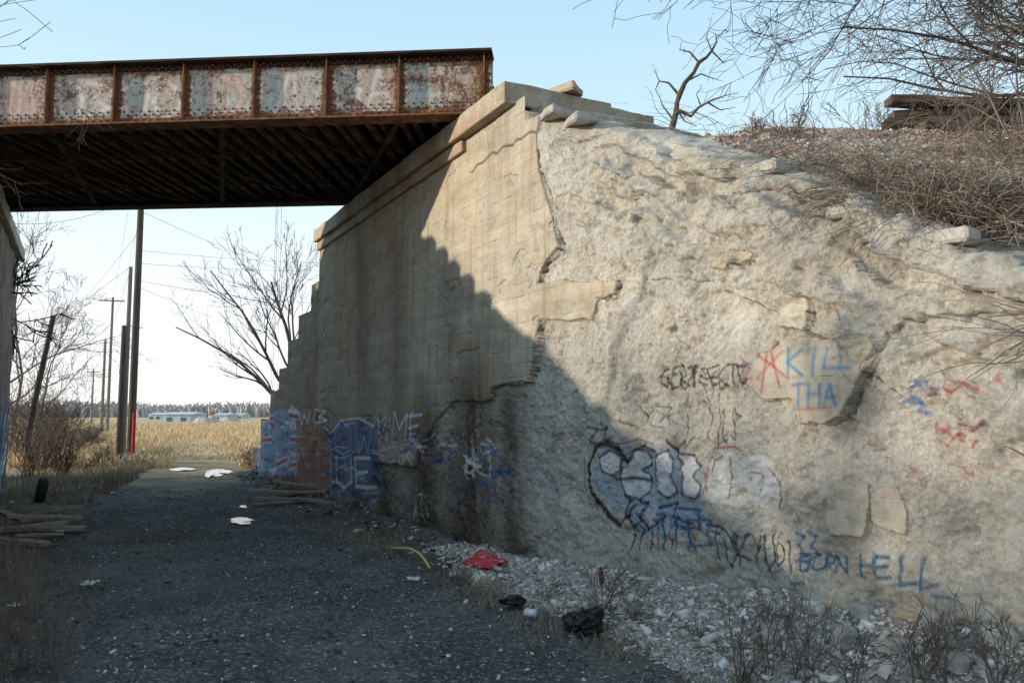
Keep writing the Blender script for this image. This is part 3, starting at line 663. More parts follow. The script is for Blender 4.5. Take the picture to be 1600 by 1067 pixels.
Kx,Ry=np.meshgrid(rk,ry);Lx=xl(Ry)-.25+.35*2*fbm(Ry*.9,Ry*0,5,3);Rx=xr_(Ry)+.25+.3*2*fbm(Ry*.9,Ry*0+5,5,4)
Rxx=Lx+(Rx-Lx)*Kx;edge=np.minimum(Kx,1-Kx)
Rz=roadz(Rxx,Ry)-.10*sst(.05-edge,0,.05)+.018*2*fbm(Rxx*7,Ry*7,4,6)-.12*sst(Ry,26,29)
struct(npmesh("gravel_road",np.stack([Rxx,Ry,Rz],-1),gridfaces(*Rxx.shape),road_mat(),True))
# rubble talus at wall foot
TW=lambda t:np.interp(t,[-7,-5.2,-3.8,-2.5,-1,1,4,8,15],[1.15,.95,.82,.75,.72,.75,.8,.7,.7])
def tal(t,o):
    h=np.interp(t,[-7,-5,-3.8,-1.5,.3,3,8,15],[.55,.52,.46,.27,.12,.10,.10,.1])
    k=np.clip(1-o/TW(t),0,1)
    return h*k**1.1+(.05*2*fbm(t*2.5,o*2.5,4,51)+.025*2*fbm(t*11,o*11,4,52))*np.clip(k*3,0,1)-.07*(k<=0)-.02
To,Oo=np.meshgrid(np.arange(-7.6,15,.03),np.concatenate([[-.3],np.arange(0,1.6,.03)]))
m,t_,b=mat("pale_rubble",.95,.1);v=obc(t_);vv=vor(t_,v,34.);s1=nd(t_,'ShaderNodeSeparateColor',{0:vv.outputs['Color']}).outputs[0]
c=ramp(t_,s1,[(0,(.38,.335,.295)),(.4,(.54,.485,.43)),(.75,(.63,.575,.52)),(1,(.76,.73,.68))])
c=mix(t_,ma(t_,'MULTIPLY',mr(t_,noi(t_,v,1.7,6,.7),.48,.62),.65),c,(.24,.195,.145))
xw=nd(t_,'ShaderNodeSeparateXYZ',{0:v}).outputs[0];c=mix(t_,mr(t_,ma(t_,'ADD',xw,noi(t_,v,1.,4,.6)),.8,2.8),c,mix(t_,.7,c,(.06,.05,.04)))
setc(t_,b,c);bump(t_,b,ma(t_,'ADD',ma(t_,'MULTIPLY',vv.outputs['Distance'],-.6),noi(t_,v,28,8,.85)),1.,.05);M_rub=m
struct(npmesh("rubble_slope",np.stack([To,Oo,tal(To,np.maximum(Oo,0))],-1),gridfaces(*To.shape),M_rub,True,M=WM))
# ---------- stones ----------
import bmesh
bm=bmesh.new();bmesh.ops.create_cube(bm,size=1.5);CUB=np.array([v.co[:] for v in bm.verts]);CUF=np.array([[v.index for v in f.verts] for f in bm.faces]);bm.free()
def stones(name,pos,size,mt,seed=1):
    g_=np.random.default_rng(seed);n=len(pos);B=np.repeat(CUB[None],n,0)
    B=B+g_.uniform(-.42,.42,(n,8,3))
    B=B*g_.uniform(.5,1.25,(n,1,3))*np.stack([np.ones(n),np.ones(n),g_.uniform(.25,.75,n)],-1)[:,None,:]
    B[...,0]*=1-.4*np.clip(B[...,1],-1,1)*g_.uniform(-1,1,(n,1))
    ti=g_.normal(0,.45,(n,2));a_=g_.random(n)*6.28
    q=np.stack([np.cos(a_/2)*2,ti[:,0],ti[:,1],np.sin(a_/2)*2],-1);q/=np.linalg.norm(q,axis=1)[:,None];w_,x,y,z=q.T
    Rm=np.stack([1-2*(y*y+z*z),2*(x*y-z*w_),2*(x*z+y*w_),2*(x*y+z*w_),1-2*(x*x+z*z),2*(y*z-x*w_),2*(x*z-y*w_),2*(y*z+x*w_),1-2*(x*x+y*y)],-1).reshape(n,3,3)
    B=np.einsum('nij,nkj->nki',Rm,B)*size[:,None,None]+pos[:,None,:]
    fa=(np.arange(n)*8)[:,None,None]+CUF[None]
    tone=np.repeat(g_.random(n),8)
    return npmesh(name,B,fa.reshape(-1,4),mt,False,{"tone":tone})
def stone_mat(name,st):
    m,t,b=mat(name,.95,.08);v=obc(t);c=ramp(t,at(t,"tone").outputs['Fac'],st)
    c=mix(t,mr(t,noi(t,v,30,5,.7),.45,.7,0,.4),c,(.19,.165,.14));setc(t,b,c);bump(t,b,noi(t,v,60,5,.7),.5,.01);return m
M_st=stone_mat("pale_stone",[(0,(.34,.30,.26)),(.35,(.54,.485,.435)),(.7,(.65,.585,.53)),(1,(.80,.77,.72))])
M_gr=stone_mat("dark_gravel",[(0,(.035,.035,.036)),(.68,(.18,.178,.172)),(.86,(.34,.33,.31)),(1,(.62,.60,.56))])
M_pk=stone_mat("pink_ballast",[(0,(.28,.18,.15)),(.5,(.50,.37,.315)),(.85,(.60,.49,.44)),(1,(.68,.64,.60))])
G=np.random.default_rng(11)
def wpts(t,o,z):return np.stack([O[0]+D[0]*t-P[0]*o,O[1]+D[1]*t-P[1]*o,z],-1)
n=26000;t1=G.uniform(-7.2,1.2,n);o1=np.abs(G.random(n)**1.0*TW(t1)*1.08+G.normal(0,.05,n))
sz=np.clip(G.lognormal(-5.0,.6,n),.003,.032);sz[:420]=G.uniform(.025,.06,420);stuff(stones("rubble_stones",wpts(t1,o1,tal(t1,o1)+sz*.2+.02*(o1>TW(t1))),sz,M_st,2),"pale broken stones heaped along the wall foot","rubble")
n=3000;t1=G.uniform(1,14,n);o1=G.random(n)*.9;sz=np.clip(G.lognormal(-4.2,.5,n),.01,.05)
stuff(stones("rubble_stones",wpts(t1,o1,tal(t1,o1)+sz*.2),sz,M_gr,3),"dark stones scattered along the wall foot","rubble")
n=30000;yy=3.2+G.random(n)**1.6*14;k=G.random(n);xx_=xl(yy)-.6+(xr_(yy)+.9-xl(yy))*k
sz=np.clip(G.lognormal(-5.2,.55,n),.003,.028);stuff(stones("road_gravel",np.stack([xx_,yy,roadz(xx_,yy)+sz*.3],-1),sz,M_gr,4),"loose dark and pale gravel on the road","gravel")
n=18000;t1=G.uniform(-9,3,n);q1=.8+G.random(n)**1.1*9;px=O[0]+D[0]*t1+P[0]*q1;py=O[1]+D[1]*t1+P[1]*q1;pz=bankR(px,py)
sz=np.clip(G.lognormal(-4.4,.5,n),.008,.04);stuff(stones("ballast_stones",np.stack([px,py,pz+sz*.2],-1),sz,M_pk,5),"pink ballast stones strewn over the embankment","ballast")
def chunk(x,y,z,s,mt,lab,seed,rot=0,tilt=.15,name="concrete_chunk",grp="broken concrete pieces"):
    M=Matrix.Translation((x,y,z))@Matrix.Rotation(rot,4,'Z')@Matrix.Rotation(tilt,4,'X')
    o=slab(name,(-s[0]/2,-s[1]/2,-s[2]/2),(s[0]/2,s[1]/2,s[2]/2),mt,M,max(s)/9,min(s)*.28,seed,min(s)*.2)
    r_=random.Random(seed);kx=r_.uniform(-.5,.5);ky=r_.uniform(-.4,.4)
    for v in o.data.vertices:
        c=v.co;cx=c.x/s[0]*2;cy=c.y/s[1]*2
        c.x+=kx*cy*s[0]*.35;c.y*=1-.35*max(0,cx*(1 if ky>0 else -1));c.z*=1+.2*ky*cx
    return top(o,lab,"rubble",grp)
def onw(u,v,o):
    t_1,z1=on_wall(u,v,o);return W(t_1,o,z1)
for i,(u,v,s) in enumerate([(1108,900,(.18,.13,.14)),(1320,1002,(.20,.15,.11)),(1160,935,(.12,.09,.07)),(1010,915,(.11,.09,.06)),(1210,985,(.12,.10,.07)),(1400,1015,(.18,.12,.08)),(1060,940,(.10,.08,.06)),(900,905,(.09,.08,.05)),(1270,955,(.14,.11,.07)),(1180,1030,(.10,.08,.06)),(1500,1040,(.17,.13,.10)),(1350,960,(.12,.1,.08)),(960,925,(.08,.07,.05)),(1450,985,(.13,.1,.08)),(1560,1000,(.16,.12,.09)),(1100,960,(.09,.07,.05)),(860,900,(.08,.06,.05))]):
    r=ray(u,v)
    for sd in np.arange(2,12,.02):
        p=np.array([0,0,H])+r*sd;t_1,o_1=to_wall(p[0],p[1])
        if p[2]<max(float(tal(np.array(t_1),np.array(max(o_1,0)))),0):break
    chunk(p[0],p[1],p[2]+s[2]*.2,s,M_chunk,"pale broken concrete chunk on the rubble slope",30+i,i*1.3,.2*math.sin(i*2))
def bank_hit(u,v):
    r=ray(u,v)
    for sd in np.arange(3,30,.03):
        p=np.array([0,0,H])+r*sd;t_1,o_1=to_wall(p[0],p[1])
        if o_1<-.45 and p[2]<float(bankR(np.array(p[0]),np.array(p[1]))):break
    return p
for i,(u,v,o,s,rt,tl_) in enumerate([(866,176,-.12,(.34,.30,.10),2.1,.03),(905,188,-.25,(.4,.3,.09),2.0,-.04),(1085,240,-.40,(.36,.25,.10),2.2,.06),(1330,326,-.42,(.3,.2,.09),2.4,.1),(1195,268,-.42,(.45,.28,.09),2.05,.04),(1460,372,-.4,(.5,.25,.08),2.0,.05)]):
    p=onw(u,v,o);chunk(p[0],p[1],p[2]-.03,s,M_chunk,"broken concrete slab embedded in the crumbling wall top",60+i,rt,tl_,"concrete_slab","broken slabs on the wall top")
p=onw(878,116,-.75);chunk(p[0],p[1],z_captop+.05,(.62,.42,.11),M_cap,"loose sunlit concrete slab resting on the coping",90,2.2,.03,"concrete_slab","broken slabs on the wall top")
# ================= vegetation =================
M_bark=simple("grey_brown_bark",(.045,.035,.028),(.13,.10,.08),14,.9,.5,(1,1,.3))
M_twig=simple("dry_twig",(.10,.075,.06),(.22,.17,.135),5)
M_pale=simple("pale_brush_twig",(.20,.155,.115),(.46,.37,.28),5)
M_twd=simple("dark_twig",(.04,.03,.026),(.095,.072,.062),5)
M_straw=simple("dry_straw",(.42,.28,.15),(.64,.46,.26),3,c3=(.75,.58,.37))
M_mut=simple("muted_dead_grass",(.12,.095,.065),(.28,.225,.155),3,c3=(.42,.34,.24))
UP=np.array([0,0,1.])
def nrm(v):return v/(np.linalg.norm(v)+1e-9)
def grow(out,p,d,L,r,lvl,g_,cf):
    n=cf.get('seg',[8,6,5,4,4])[lvl];pts=[p.copy()];rad=[r]
    ds=[d]
    for i in range(n):
        d=nrm(d+g_.normal(0,cf.get('wig',.16),3)+UP*cf.get('up',.04)+np.array(cf.get('pull',(0,0,0)))*.05)
        p=p+d*L/n;pts.append(p.copy());rad.append(max(r*(1-(i+1)/n*.72),cf.get('rmin',.0025)));ds.append(d)
    out[lvl].append((np.array(pts),np.array(rad)))
    if lvl+1<len(out):
        for k in range(cf['nc'][lvl]):
            f=g_.uniform(cf.get('f0',.25) if lvl==0 else .15,1.);x=f*n;i=min(int(x),n-1);fr=x-i
            pp=pts[i]*(1-fr)+pts[i+1]*fr;rr_=rad[i]*(1-fr)+rad[i+1]*fr
            s=g_.normal(size=3);s=nrm(s-ds[i]*(s@ds[i]))
            dd=nrm(ds[i]+s*g_.uniform(.5,1.3)*cf.get('spr',1.))
            grow(out,pp,dd,L*g_.uniform(.38,.68)*(1.15-.45*f),max(rr_*.62,cf.get('rmin',.0025)),lvl+1,g_,cf)
def tree(name,base,d,L,r,cf,seed,label,mt=None,mt2=None,cat="tree",group=None,extra=[]):
    g_=np.random.default_rng(seed);out=[[] for _ in range(len(cf['nc'])+1)]
    grow(out,np.array(base,float),nrm(np.array(d,float)),L,r,0,g_,cf)
    for (dd,LL,rr_,hf) in extra:
        tr=out[0][0][0];pp=tr[int(hf*(len(tr)-1))];grow(out,pp,nrm(np.array(dd,float)),LL,rr_,1,g_,cf)
    e=empty(name,base);top(e,label,cat,group)
    a_=tubes("trunk",out[0],mt or M_bark,8);par(a_,e)
    rest=[];[rest.extend(o) for o in out[1:]]
    b_=tubes("crown",rest,mt2 or M_twig,4 if len(rest)<2500 else 3);par(b_,e);return e
# tree behind the far wing
b0=W(13.6,-.9,0.)
tree("bare_tree",(b0[0]+.2,b0[1],.2),(-.10,0,1),5.0,.09,dict(nc=[6,5,4,3],wig=.12,up=.06,rmin=.0042,f0=.3,spr=.7),5,"leafless tree with a limb leaning over the road",M_bark,M_twig,
  extra=[((-.85,.0,.8),4.2,.055,.25),((-.5,-.2,1),3.8,.05,.4)])
# overhanging tree, crown reaching in over the bank from beyond the picture
cf=dict(nc=[9,8,7,5],wig=.18,up=-.015,rmin=.0027,spr=1.15,f0=.25,pull=(-.5,0,0))
def gb(x,y):return float(bankR(np.array([x]),np.array([y]))[0])
tx_,ty_=5.6,6.6
tree("bare_tree",(tx_,ty_,gb(tx_,ty_)-.1),(.02,-.05,1),3.4,.08,cf,12,"leafless tree with tangled drooping branches over the bank",M_bark,M_twd,
  extra=[((-1,-.1,.42),3.2,.035,.5),((-1,.1,.55),3.6,.038,.65),((-.9,-.4,.35),2.8,.026,.45),((-.8,.2,.8),3.2,.034,.85),((-1,.2,.62),3.8,.036,.75),((-1,0,.9),3.2,.03,.6),((-1,-.3,.7),3.0,.03,.9),((-1,.1,.30),2.8,.03,.35),((-.9,.3,.5),2.6,.03,.3)])
tx_,ty_=8.2,9.4
tree("bare_tree",(tx_,ty_,gb(tx_,ty_)-.1),(-.0,0,1),4.2,.08,dict(nc=[10,8,6,4],wig=.16,up=.0,rmin=.0032,spr=1.1,pull=(-.4,0,0)),22,"leafless tree standing on the embankment crest",M_bark,M_twig,
  extra=[((-1,0,.3),3.4,.035,.5),((-1,.2,.5),3.8,.04,.7),((-1,-.1,.7),3.8,.035,.6),((-.8,0,1),3.4,.035,.85)])
for i,(x,y,h_) in enumerate([(6.2,19,3.6),(8.6,21,4.2),(11,22,4.),(4.9,24,3.2),(7.4,23,4.0)]):
    tree("bare_tree",(x,y,2.6),(0,0,1),h_,.05,dict(nc=[10,6,5,3],wig=.1,up=.1,rmin=.005,spr=.7),40+i,"slender pale leafless sapling beyond the embankment",M_pale,M_pale,group="saplings beyond the embankment")
# snag
pb=bank_hit(1055,190)
def sg(L):
    out=[]
    for k,(u,v,dy) in enumerate(L):
        r=ray(u,v);s=(pb[1]+dy)/r[1];out.append(np.array([0,0,H])+r*s)
    return np.array(out)
sn=empty("dead_tree",tuple(pb));top(sn,"small twisted dead tree stump with bare crooked limbs","tree")
K_=2.8
tk=tubes("trunk",[(sg([(1048,208,0),(1056,178,.05),(1058,160,.0),(1062,148,0),(1070,130,-.1),(1084,114,-.1),(1092,98,-.05),(1104,90,0),(1112,80,.05),(1120,66,.1),(1118,52,.1)]),np.array([.05,.04,.032,.038,.032,.026,.028,.020,.017,.009,.004])*K_)],M_bark,8);par(tk,sn)
lm=[(sg(L),np.linspace(r0*K_,.005,len(L))) for L,r0 in [([(1062,150,0),(1045,130,.1),(1030,127,.2),(1022,108,.2)],.022),([(1058,172,0),(1080,182,-.1),(1092,168,-.15),(1110,158,-.2),(1132,150,-.3),(1143,130,-.3)],.028),([(1105,160,-.2),(1125,172,-.2),(1150,168,-.2)],.014),([(1092,98,0),(1078,82,.1),(1062,78,.2),(1066,62,.2)],.017),([(1112,80,0),(1130,98,-.1),(1152,90,-.1)],.014),([(1078,125,0),(1095,116,.1),(1112,122,.2),(1130,128,.2)],.014),([(1030,127,.2),(1024,140,.2),(1030,152,.2)],.009),([(1112,80,0),(1104,60,0),(1112,28,0)],.011),([(1118,62,.1),(1140,40,.1)],.008),([(1050,185,0),(1035,165,0),(1030,150,.1)],.015),([(1132,150,-.3),(1150,146,-.3)],.007),([(1095,165,-.1),(1088,148,-.1),(1096,136,-.1)],.010),([(1058,172,0),(1070,190,-.1),(1085,196,-.2)],.017)]]
g_=np.random.default_rng(31);tw_=[[],[],[]]
for (pts_,rd_) in lm:
    for k in range(5):
        j=g_.integers(1,len(pts_));d0=nrm(pts_[j]-pts_[j-1]+g_.normal(0,.12,3));grow(tw_,pts_[j]+(pts_[j-1]-pts_[j])*g_.random(),d0,g_.uniform(.12,.35),.006,0,g_,dict(nc=[3,2],wig=.25,up=.02,rmin=.002,seg=[4,3,3]))
ex=[];[ex.extend(o) for o in tw_]
lb=tubes("crown",lm+ex,M_bark,5);par(lb,sn)
# trees on the other bank: twigs reach in overhead, shadows dapple the wall
def lpt(t,q):
    w_=O+D*t-P*(oL+q);return w_[0],w_[1],float(bankL(np.array([w_[0]]),np.array([w_[1]]))[0])
x,y,z=lpt(.6,1.3);tree("bare_tree",(x,y,z-.1),(.05,0,1),3.2,.024,dict(nc=[2,4,4,3],wig=.15,up=.0,rmin=.0024,spr=1.),61,"slender leafless tree on the bank reaching over the road",M_bark,M_twd,extra=[((1,.45,1.0),2.6,.014,.75),((1,.8,.55),2.7,.012,.6)])
gt=np.random.default_rng(3)
for i in range(13):
    x=-11-gt.uniform(0,16);yw=gt.uniform(1.0,7.0);y=yw-.176*(1-x)
    z=max(float(bankL(np.array([x]),np.array([y]))[0]),0)
    kind=0 if i<8 else 1
    ht=[.05+gt.uniform(0,.5),1.1+gt.uniform(0,.9)][kind]+.235*(1-x)-z
    ht=max(ht,.7)
    tree("bare_tree",(x,y,z-.2),(gt.normal(0,.06),0,1),ht*.86,.08 if kind==0 else .035,dict(nc=[[16,8,6,3],[8,6,4,3]][kind],wig=.15,up=.02,rmin=[.013,.007][kind],spr=1.1,f0=[.05,.25][kind]),62+i,"leafless tree on the roadside bank",M_bark,M_twd,group="trees on the roadside bank")
for i,(x,y) in enumerate([(-14.5,15.2),(-16,16.4),(-15,17.8),(-18,15.8),(-17.5,18.4)]):  # unseen trees, added to keep low sun off the far wing wall
    tree("bare_tree",(x,y,0),(0,0,1),5.2,.1,dict(nc=[16,8,6,3],wig=.15,up=.03,rmin=.014,spr=1.,f0=.05),90+i,"leafless tree added out of view to shade the far wing",M_bark,M_twd,group="trees added out of view for shade")
def bush(x,y,z,h,n,mt,seed,label,cat="bush",name="bare_bush",group=None,rmin=.004,spread=.45,lv=(5,4)):
    g_=np.random.default_rng(seed);out=[[],[],[]]
    for i in range(n):
        d=nrm(np.array([g_.normal(0,spread),g_.normal(0,spread),1]))
        grow(out,np.array([x+g_.normal(0,.08*h),y+g_.normal(0,.08*h),z-.05]),d,h*g_.uniform(.55,1.1),h*.008+.002,0,g_,dict(nc=list(lv),wig=.12,up=.02,rmin=rmin,spr=.8,seg=[6,4,3]))
    ps=[];[ps.extend(o) for o in out]
    return top(tubes(name,ps,mt,3),label,cat,group)
# brush beside the left wall
for i,(u,v,h_) in enumerate([(52,735,2.4),(85,722,2.1),(110,715,1.6),(128,708,1.1),(30,720,3.0),(70,705,2.2),(15,700,3.6),(140,700,.9),(160,730,.6),(100,745,.8),(40,745,1.2)]):
    p=on_z(u,v);bush(p[0],p[1],0,h_,18,M_twd if i%2 else M_twig,100+i,"tangled leafless brush beside the abutment",group="brush beside the road",rmin=.0038,lv=(6,4))
for i,(u,y) in enumerate([(20,32),(60,42),(-10,27)]):
    tree("bare_tree",((u-800)/F*y,y,0),(0,0,1),6.2,.08,dict(nc=[9,6,4,3],wig=.13,up=.06,rmin=.006),130+i,"leafless tree behind the roadside brush",M_twig,M_twig,group="trees behind the brush")
for i,(u,v) in enumerate([(418,742),(405,735),(392,728),(560,800)]):
    p=on_z(u,v);bush(p[0],p[1],0,.55 if i<3 else .25,14,M_twig,150+i,"dry weeds at the foot of the wall",group="weeds at the wall foot",cat="weed",name="dry_weed")
# leafless shrubs on the upper bank
for i,(u,v,h_,n_) in enumerate([(1625,262,1.5,8),(1500,215,.5,6),(1360,215,.5,7),(1240,215,.35,7),(1180,215,.3,6),(1600,330,.6,8)]):
    p=bank_hit(u,v);bush(p[0],p[1],p[2],h_,n_,M_twig,170+i,"leafless shrub growing on the gravel bank",group="shrubs on the upper bank",rmin=.0025,spread=.5,lv=(6,4))
# fallen brush on the right bank: arching dry stems
g_=np.random.default_rng(77);ps=[]
cnt=[(1180,240,110),(1280,258,200),(1380,285,300),(1460,305,330),(1560,315,330),(1500,345,280),(1590,360,300),(1440,338,200),(1610,520,60),(1350,318,170),(1300,285,120),(1480,235,140),(1580,240,160),(1090,195,40)]
for (u,v,n) in cnt:
    for i in range(n):
        uu,vv_=u+g_.normal(0,40),v+g_.normal(0,14)
        if v>500: p=np.array(onw(1615+abs(g_.normal(0,20)),vv_,.02))
        else:
            sd=6.;r=ray(uu,vv_)
            for _ in range(12):
                q_=np.array([0,0,H])+r*sd;t_1,o_1=to_wall(q_[0],q_[1]);zz=float(bankR(q_[0:1],q_[1:2])[0]) if o_1<-.5 else -1
                sd+=np.clip((q_[2]-zz)/(.55 if q_[2]>zz else .8)*.5,-.8,.8) if o_1<-.5 else .35
                sd=float(np.clip(sd,3.,14))
            p=np.array([0,0,H])+r*sd
            if to_wall(p[0],p[1])[1]>-.5: p=p+np.array([P[0],P[1],0])*.35
        d=nrm(np.array([g_.normal(-.4,.9),g_.normal(-.2,.7),g_.uniform(-.05,.5)]));L=g_.uniform(.15,.8);pts=[p]
        for k in range(6):
            d=nrm(d+np.array([0,0,-.13])+g_.normal(0,.17,3));pts.append(pts[-1]+d*L/6)
        ps.append((np.array(pts),np.linspace(g_.uniform(.0018,.005),.0013,7)))
random.shuffle(ps);h_=int(len(ps)*.4)
stuff(tubes("dry_brush",ps[:h_],M_twig,3),"arching dry stems matted over the bank top","brush")
stuff(tubes("dead_brush",ps[h_:],M_pale,3),"bleached dead stems matted over the bank top","brush")
# grass blades
def grass(name,px,py,pz,h,mt,label,seed=1,w=.004):
    g_=np.random.default_rng(seed);n=len(px);a_=g_.random(n)*6.28;l=g_.normal(0,.4,(n,2))*h[:,None]
    s=np.stack([np.cos(a_)*w,np.sin(a_)*w,0*a_],-1)*(1+g_.random(n))[:,None];b_=np.stack([px,py,pz],-1)
    m1=b_+np.stack([l[:,0]*.35,l[:,1]*.35,h*.6],-1);tp=b_+np.stack([l[:,0],l[:,1],h],-1)
    V_=np.stack([b_-s,b_+s,m1+s*.7,m1-s*.7,tp],1);i=(np.arange(n)*5)[:,None]
    return stuff(npmesh(name,V_,[i+np.array([[0,1,2,3]]),i+np.array([[3,2,4]])],mt),label,"grass")
n=26000;yy=11+G.random(n)**1.1*22;side=G.random(n)<.6
xa=xl(yy)-.05-np.abs(G.normal(0,1.3,n));xb=xr_(yy)+.1+np.abs(G.normal(0,.6,n));xx_=np.where(side,xa,xb);
t1,o1=to_wall(xx_,yy);ok=(o1>.1)&(o1<oL+(t1>tLf)*30)&((t1>8)|side)&(fbm(xx_*.9,yy*.9,3,7)>-.08);xx_,yy=xx_[ok],yy[ok]
grass("dry_grass",xx_,yy,gz(xx_,yy)-.02,G.uniform(.06,.26,len(yy))*sst(yy,8,20)+.04,M_mut,"dry winter grass along the road verge",3,.005)
n=30000;yy=23.5+G.random(n)**1.5*90;xx_=-yy*G.uniform(.15,.62,n);ok=(yy>28)|(xx_<xl(yy)+.3)|(xx_>xr_(yy)-.2);xx_,yy=xx_[ok],yy[ok]
mid=np.exp(-((xx_-(xl(yy)+xr_(yy))*.5)/1.6)**2)*(yy<50)
grass("field_grass",xx_,yy,xx_*0-.02,G.uniform(.15,.55,len(yy))*(1-.75*mid),M_straw,"golden dry grass covering the open field",4,.016)
n=6000;t1=G.uniform(-8,1.,n);q1=.75+G.random(n)*6;px=O[0]+D[0]*t1+P[0]*q1;py=O[1]+D[1]*t1+P[1]*q1
ok=fbm(px*1.3,py*1.3,2,5)>0.04;px,py=px[ok],py[ok];grass("bank_grass",px,py,bankR(px,py)-.02,G.uniform(.04,.16,len(px)),M_mut,"sparse dry grass on the gravel bank",5,.0025)
n=3500;yy=3.6+G.random(n)*7.5;xx_=xl(yy)-.15-np.abs(G.normal(0,.5,n));ok=fbm(xx_*1.5,yy*1.5,2,8)>.0;xx_,yy=xx_[ok],yy[ok];grass("verge_grass",xx_,yy,gz(xx_,yy)-.02,G.uniform(.04,.18,len(yy)),M_mut,"thin dry grass at the shaded verge",6,.0025)
n=4600;t1=G.uniform(-6,4,n);o1=TW(t1)*.8+np.abs(G.normal(0,.24,n));k_=fbm(t1*1.5,o1,2,9)>.0;t1,o1=t1[k_],o1[k_];w_=wpts(t1,o1,np.maximum(tal(t1,np.minimum(o1,1.5)),0));grass("wall_foot_grass",w_[:,0],w_[:,1],w_[:,2]-.01,G.uniform(.03,.13,len(t1)),M_mut,"dry grass tufts growing in the rubble",7,.0022)
# twig litter
g_=np.random.default_rng(5);ps=[]
for i in range(620):
    if i%2: y=g_.uniform(3.8,13);x=float(xl(y))-abs(g_.normal(0,.45))+.1;z=float(gz(np.array(x),np.array(y)))+.03
    else:
        t_1=g_.uniform(-6.5,7);o_1=.4+abs(g_.normal(0,.35));q_=W(t_1,o_1,0);x,y=q_[0],q_[1];z=max(float(tal(np.array(t_1),np.array(min(o_1,1.5)))),0)+.03
    a1=g_.uniform(0,6.3);L=g_.uniform(.06,.4);p=np.array([x,y,z]);d=np.array([math.cos(a1),math.sin(a1),g_.uniform(-.05,.2)])
    ps.append((np.array([p,p+d*L*.5+g_.normal(0,.012,3),p+d*L]),np.array([.0045,.003,.0015])))
stuff(tubes("twig_litter",ps,M_twig,4),"fallen twigs littering the verge and rubble","twigs")
def weed(u,v,h_,n,seed,zoff=0.,lab="spindly dry weed standing in the rubble",mt=None,sp=.22):
    p=on_z(u,v,zoff);return bush(p[0],p[1],zoff,h_,n,mt or M_twig,seed,lab,"weed","dry_weed","dry weeds by the road",.0018,sp,(4,2))
for i,a_ in enumerate([(935,960,.42,5,.1),(960,965,.38,5,.1),(1165,1060,.5,7,.1),(1215,1050,.5,6,.15),(1255,1065,.45,7,.15),(1200,1010,.35,6,.2),(985,975,.25,5,.1),(1330,1075,.3,7,.25),(1440,1060,.3,8,.3),(1480,1050,.35,9,.35),(870,945,.25,6,.0),(720,915,.18,8,0.),(40,1060,.55,9,0.),(75,1040,.5,8,0.),(10,1000,.6,8,0.),(60,960,.4,6,0.),(110,930,.3,5,0.),(25,930,.45,7,0.),(690,900,.14,8,0.),(1100,1010,.22,6,.1),(5,1060,.7,9,0.),(95,1062,.35,7,0.),(20,890,.5,7,0.),(1560,1060,.3,9,.4)]):
    weed(a_[0],a_[1],a_[2],a_[3],200+i,a_[4])
# seed head
p=on_z(940,968,.1)
cs=empty("seed_head_plant",tuple(p));top(cs,"single dry stalk with a brown curled seed head","weed")
o=tubes("stem",[([p,p+[.01,0,.15],p+[.0,0,.33]],.004)],M_twig,5);par(o,cs)
o=tubes("seed_head",[([p+[0,0,.24],p+[.004,0,.28],p+[.0,0,.34],p+[-.006,0,.385]],[.006,.022,.018,.003])],simple("brown_seed_head",(.07,.03,.02),(.16,.08,.05),30),8);par(o,cs)
# ================= poles, wires =================
M_pole=simple("weathered_pole_wood",(.05,.04,.032),(.14,.115,.09),4,.9,.4,(6,6,.4))
M_polel=simple("pale_pole_wood",(.16,.14,.12),(.28,.26,.23),4,.9,.4,(6,6,.4))
M_red=simple("red_paint",(.35,.02,.02),(.5,.04,.035),6,.6,.2)
M_wire=simple("wire_metal",(.05,.05,.055),(.08,.08,.09),5,.6,.1)
M_ins=simple("grey_insulator",(.25,.26,.27),(.4,.41,.42),5,.4,.1)
def pole(u,v,y,h,r,label,arms=1,mt=None,lean=(0,0),armang=.3):
    x=(u-CU)/F*y;e=empty("utility_pole",(x,y,0));top(e,label,"utility pole","utility poles")
    tp=np.array([x+lean[0]*h,y+lean[1]*h,h])
    o=tubes("shaft",[(np.linspace([x,y,-.2],tp,6),np.linspace(r,r*.68,6))],mt or M_pole,12);par(o,e)
    for k in range(arms):
        zz=h-.3-k*.9;c=np.array([x+lean[0]*zz,y+lean[1]*zz,zz]);ax=np.array([math.cos(armang),math.sin(armang),0])
        o=tubes("crossarm",[([c-ax*.9+[0,-r,0],c+ax*.9+[0,-r,0]],.05)],mt or M_pole,4);par(o,e)
        for s_ in(-.8,-.4,.4,.8):
            o=tubes("insulator",[([c+ax*s_+[0,-r,.04],c+ax*s_+[0,-r,.1],c+ax*s_+[0,-r,.15]],[.02,.045,.02])],M_ins,6);par(o,e)
    return tp
T1=pole(209,720,26.,12.5,.125,"tall dark wooden utility pole standing in dry grass",2)
T2=pole(197,728,25.,6.2,.085,"shorter pale wooden pole beside the tall pole",0,M_polel)
pole(191,728,24.7,4.3,.11,"stubby dark wooden pole beside the tall pole",0)
T3=pole(171,690,62.,10.6,.13,"distant pale utility pole in the field",1,M_polel)
T4=pole(162,682,57.,6.8,.12,"distant short utility pole in the field",0,M_polel)
T5=pole(146,668,110.,7.5,.13,"far utility pole on the field edge",1,M_polel)
x=(211-CU)/F*25.6
o=tubes("marker_post",[(np.array([[x+.03,25.6,0],[x+.03,25.6,1.],[x+.03,25.6,1.6]]),[.055,.055,.05])],M_red,10);top(o,"red painted marker post beside the tall pole","post")
def rp_(u,v,y):
    r=ray(u,v);return np.array([0,0,H])+r*(y/r[1])
o=tubes("leaning_pole",[(np.array([rp_(42,690,21),rp_(60,600,21),rp_(84,493,21)]),[.08,.07,.06])],M_pole,10);top(o,"dark leaning wooden pole rising from the brush","pole")
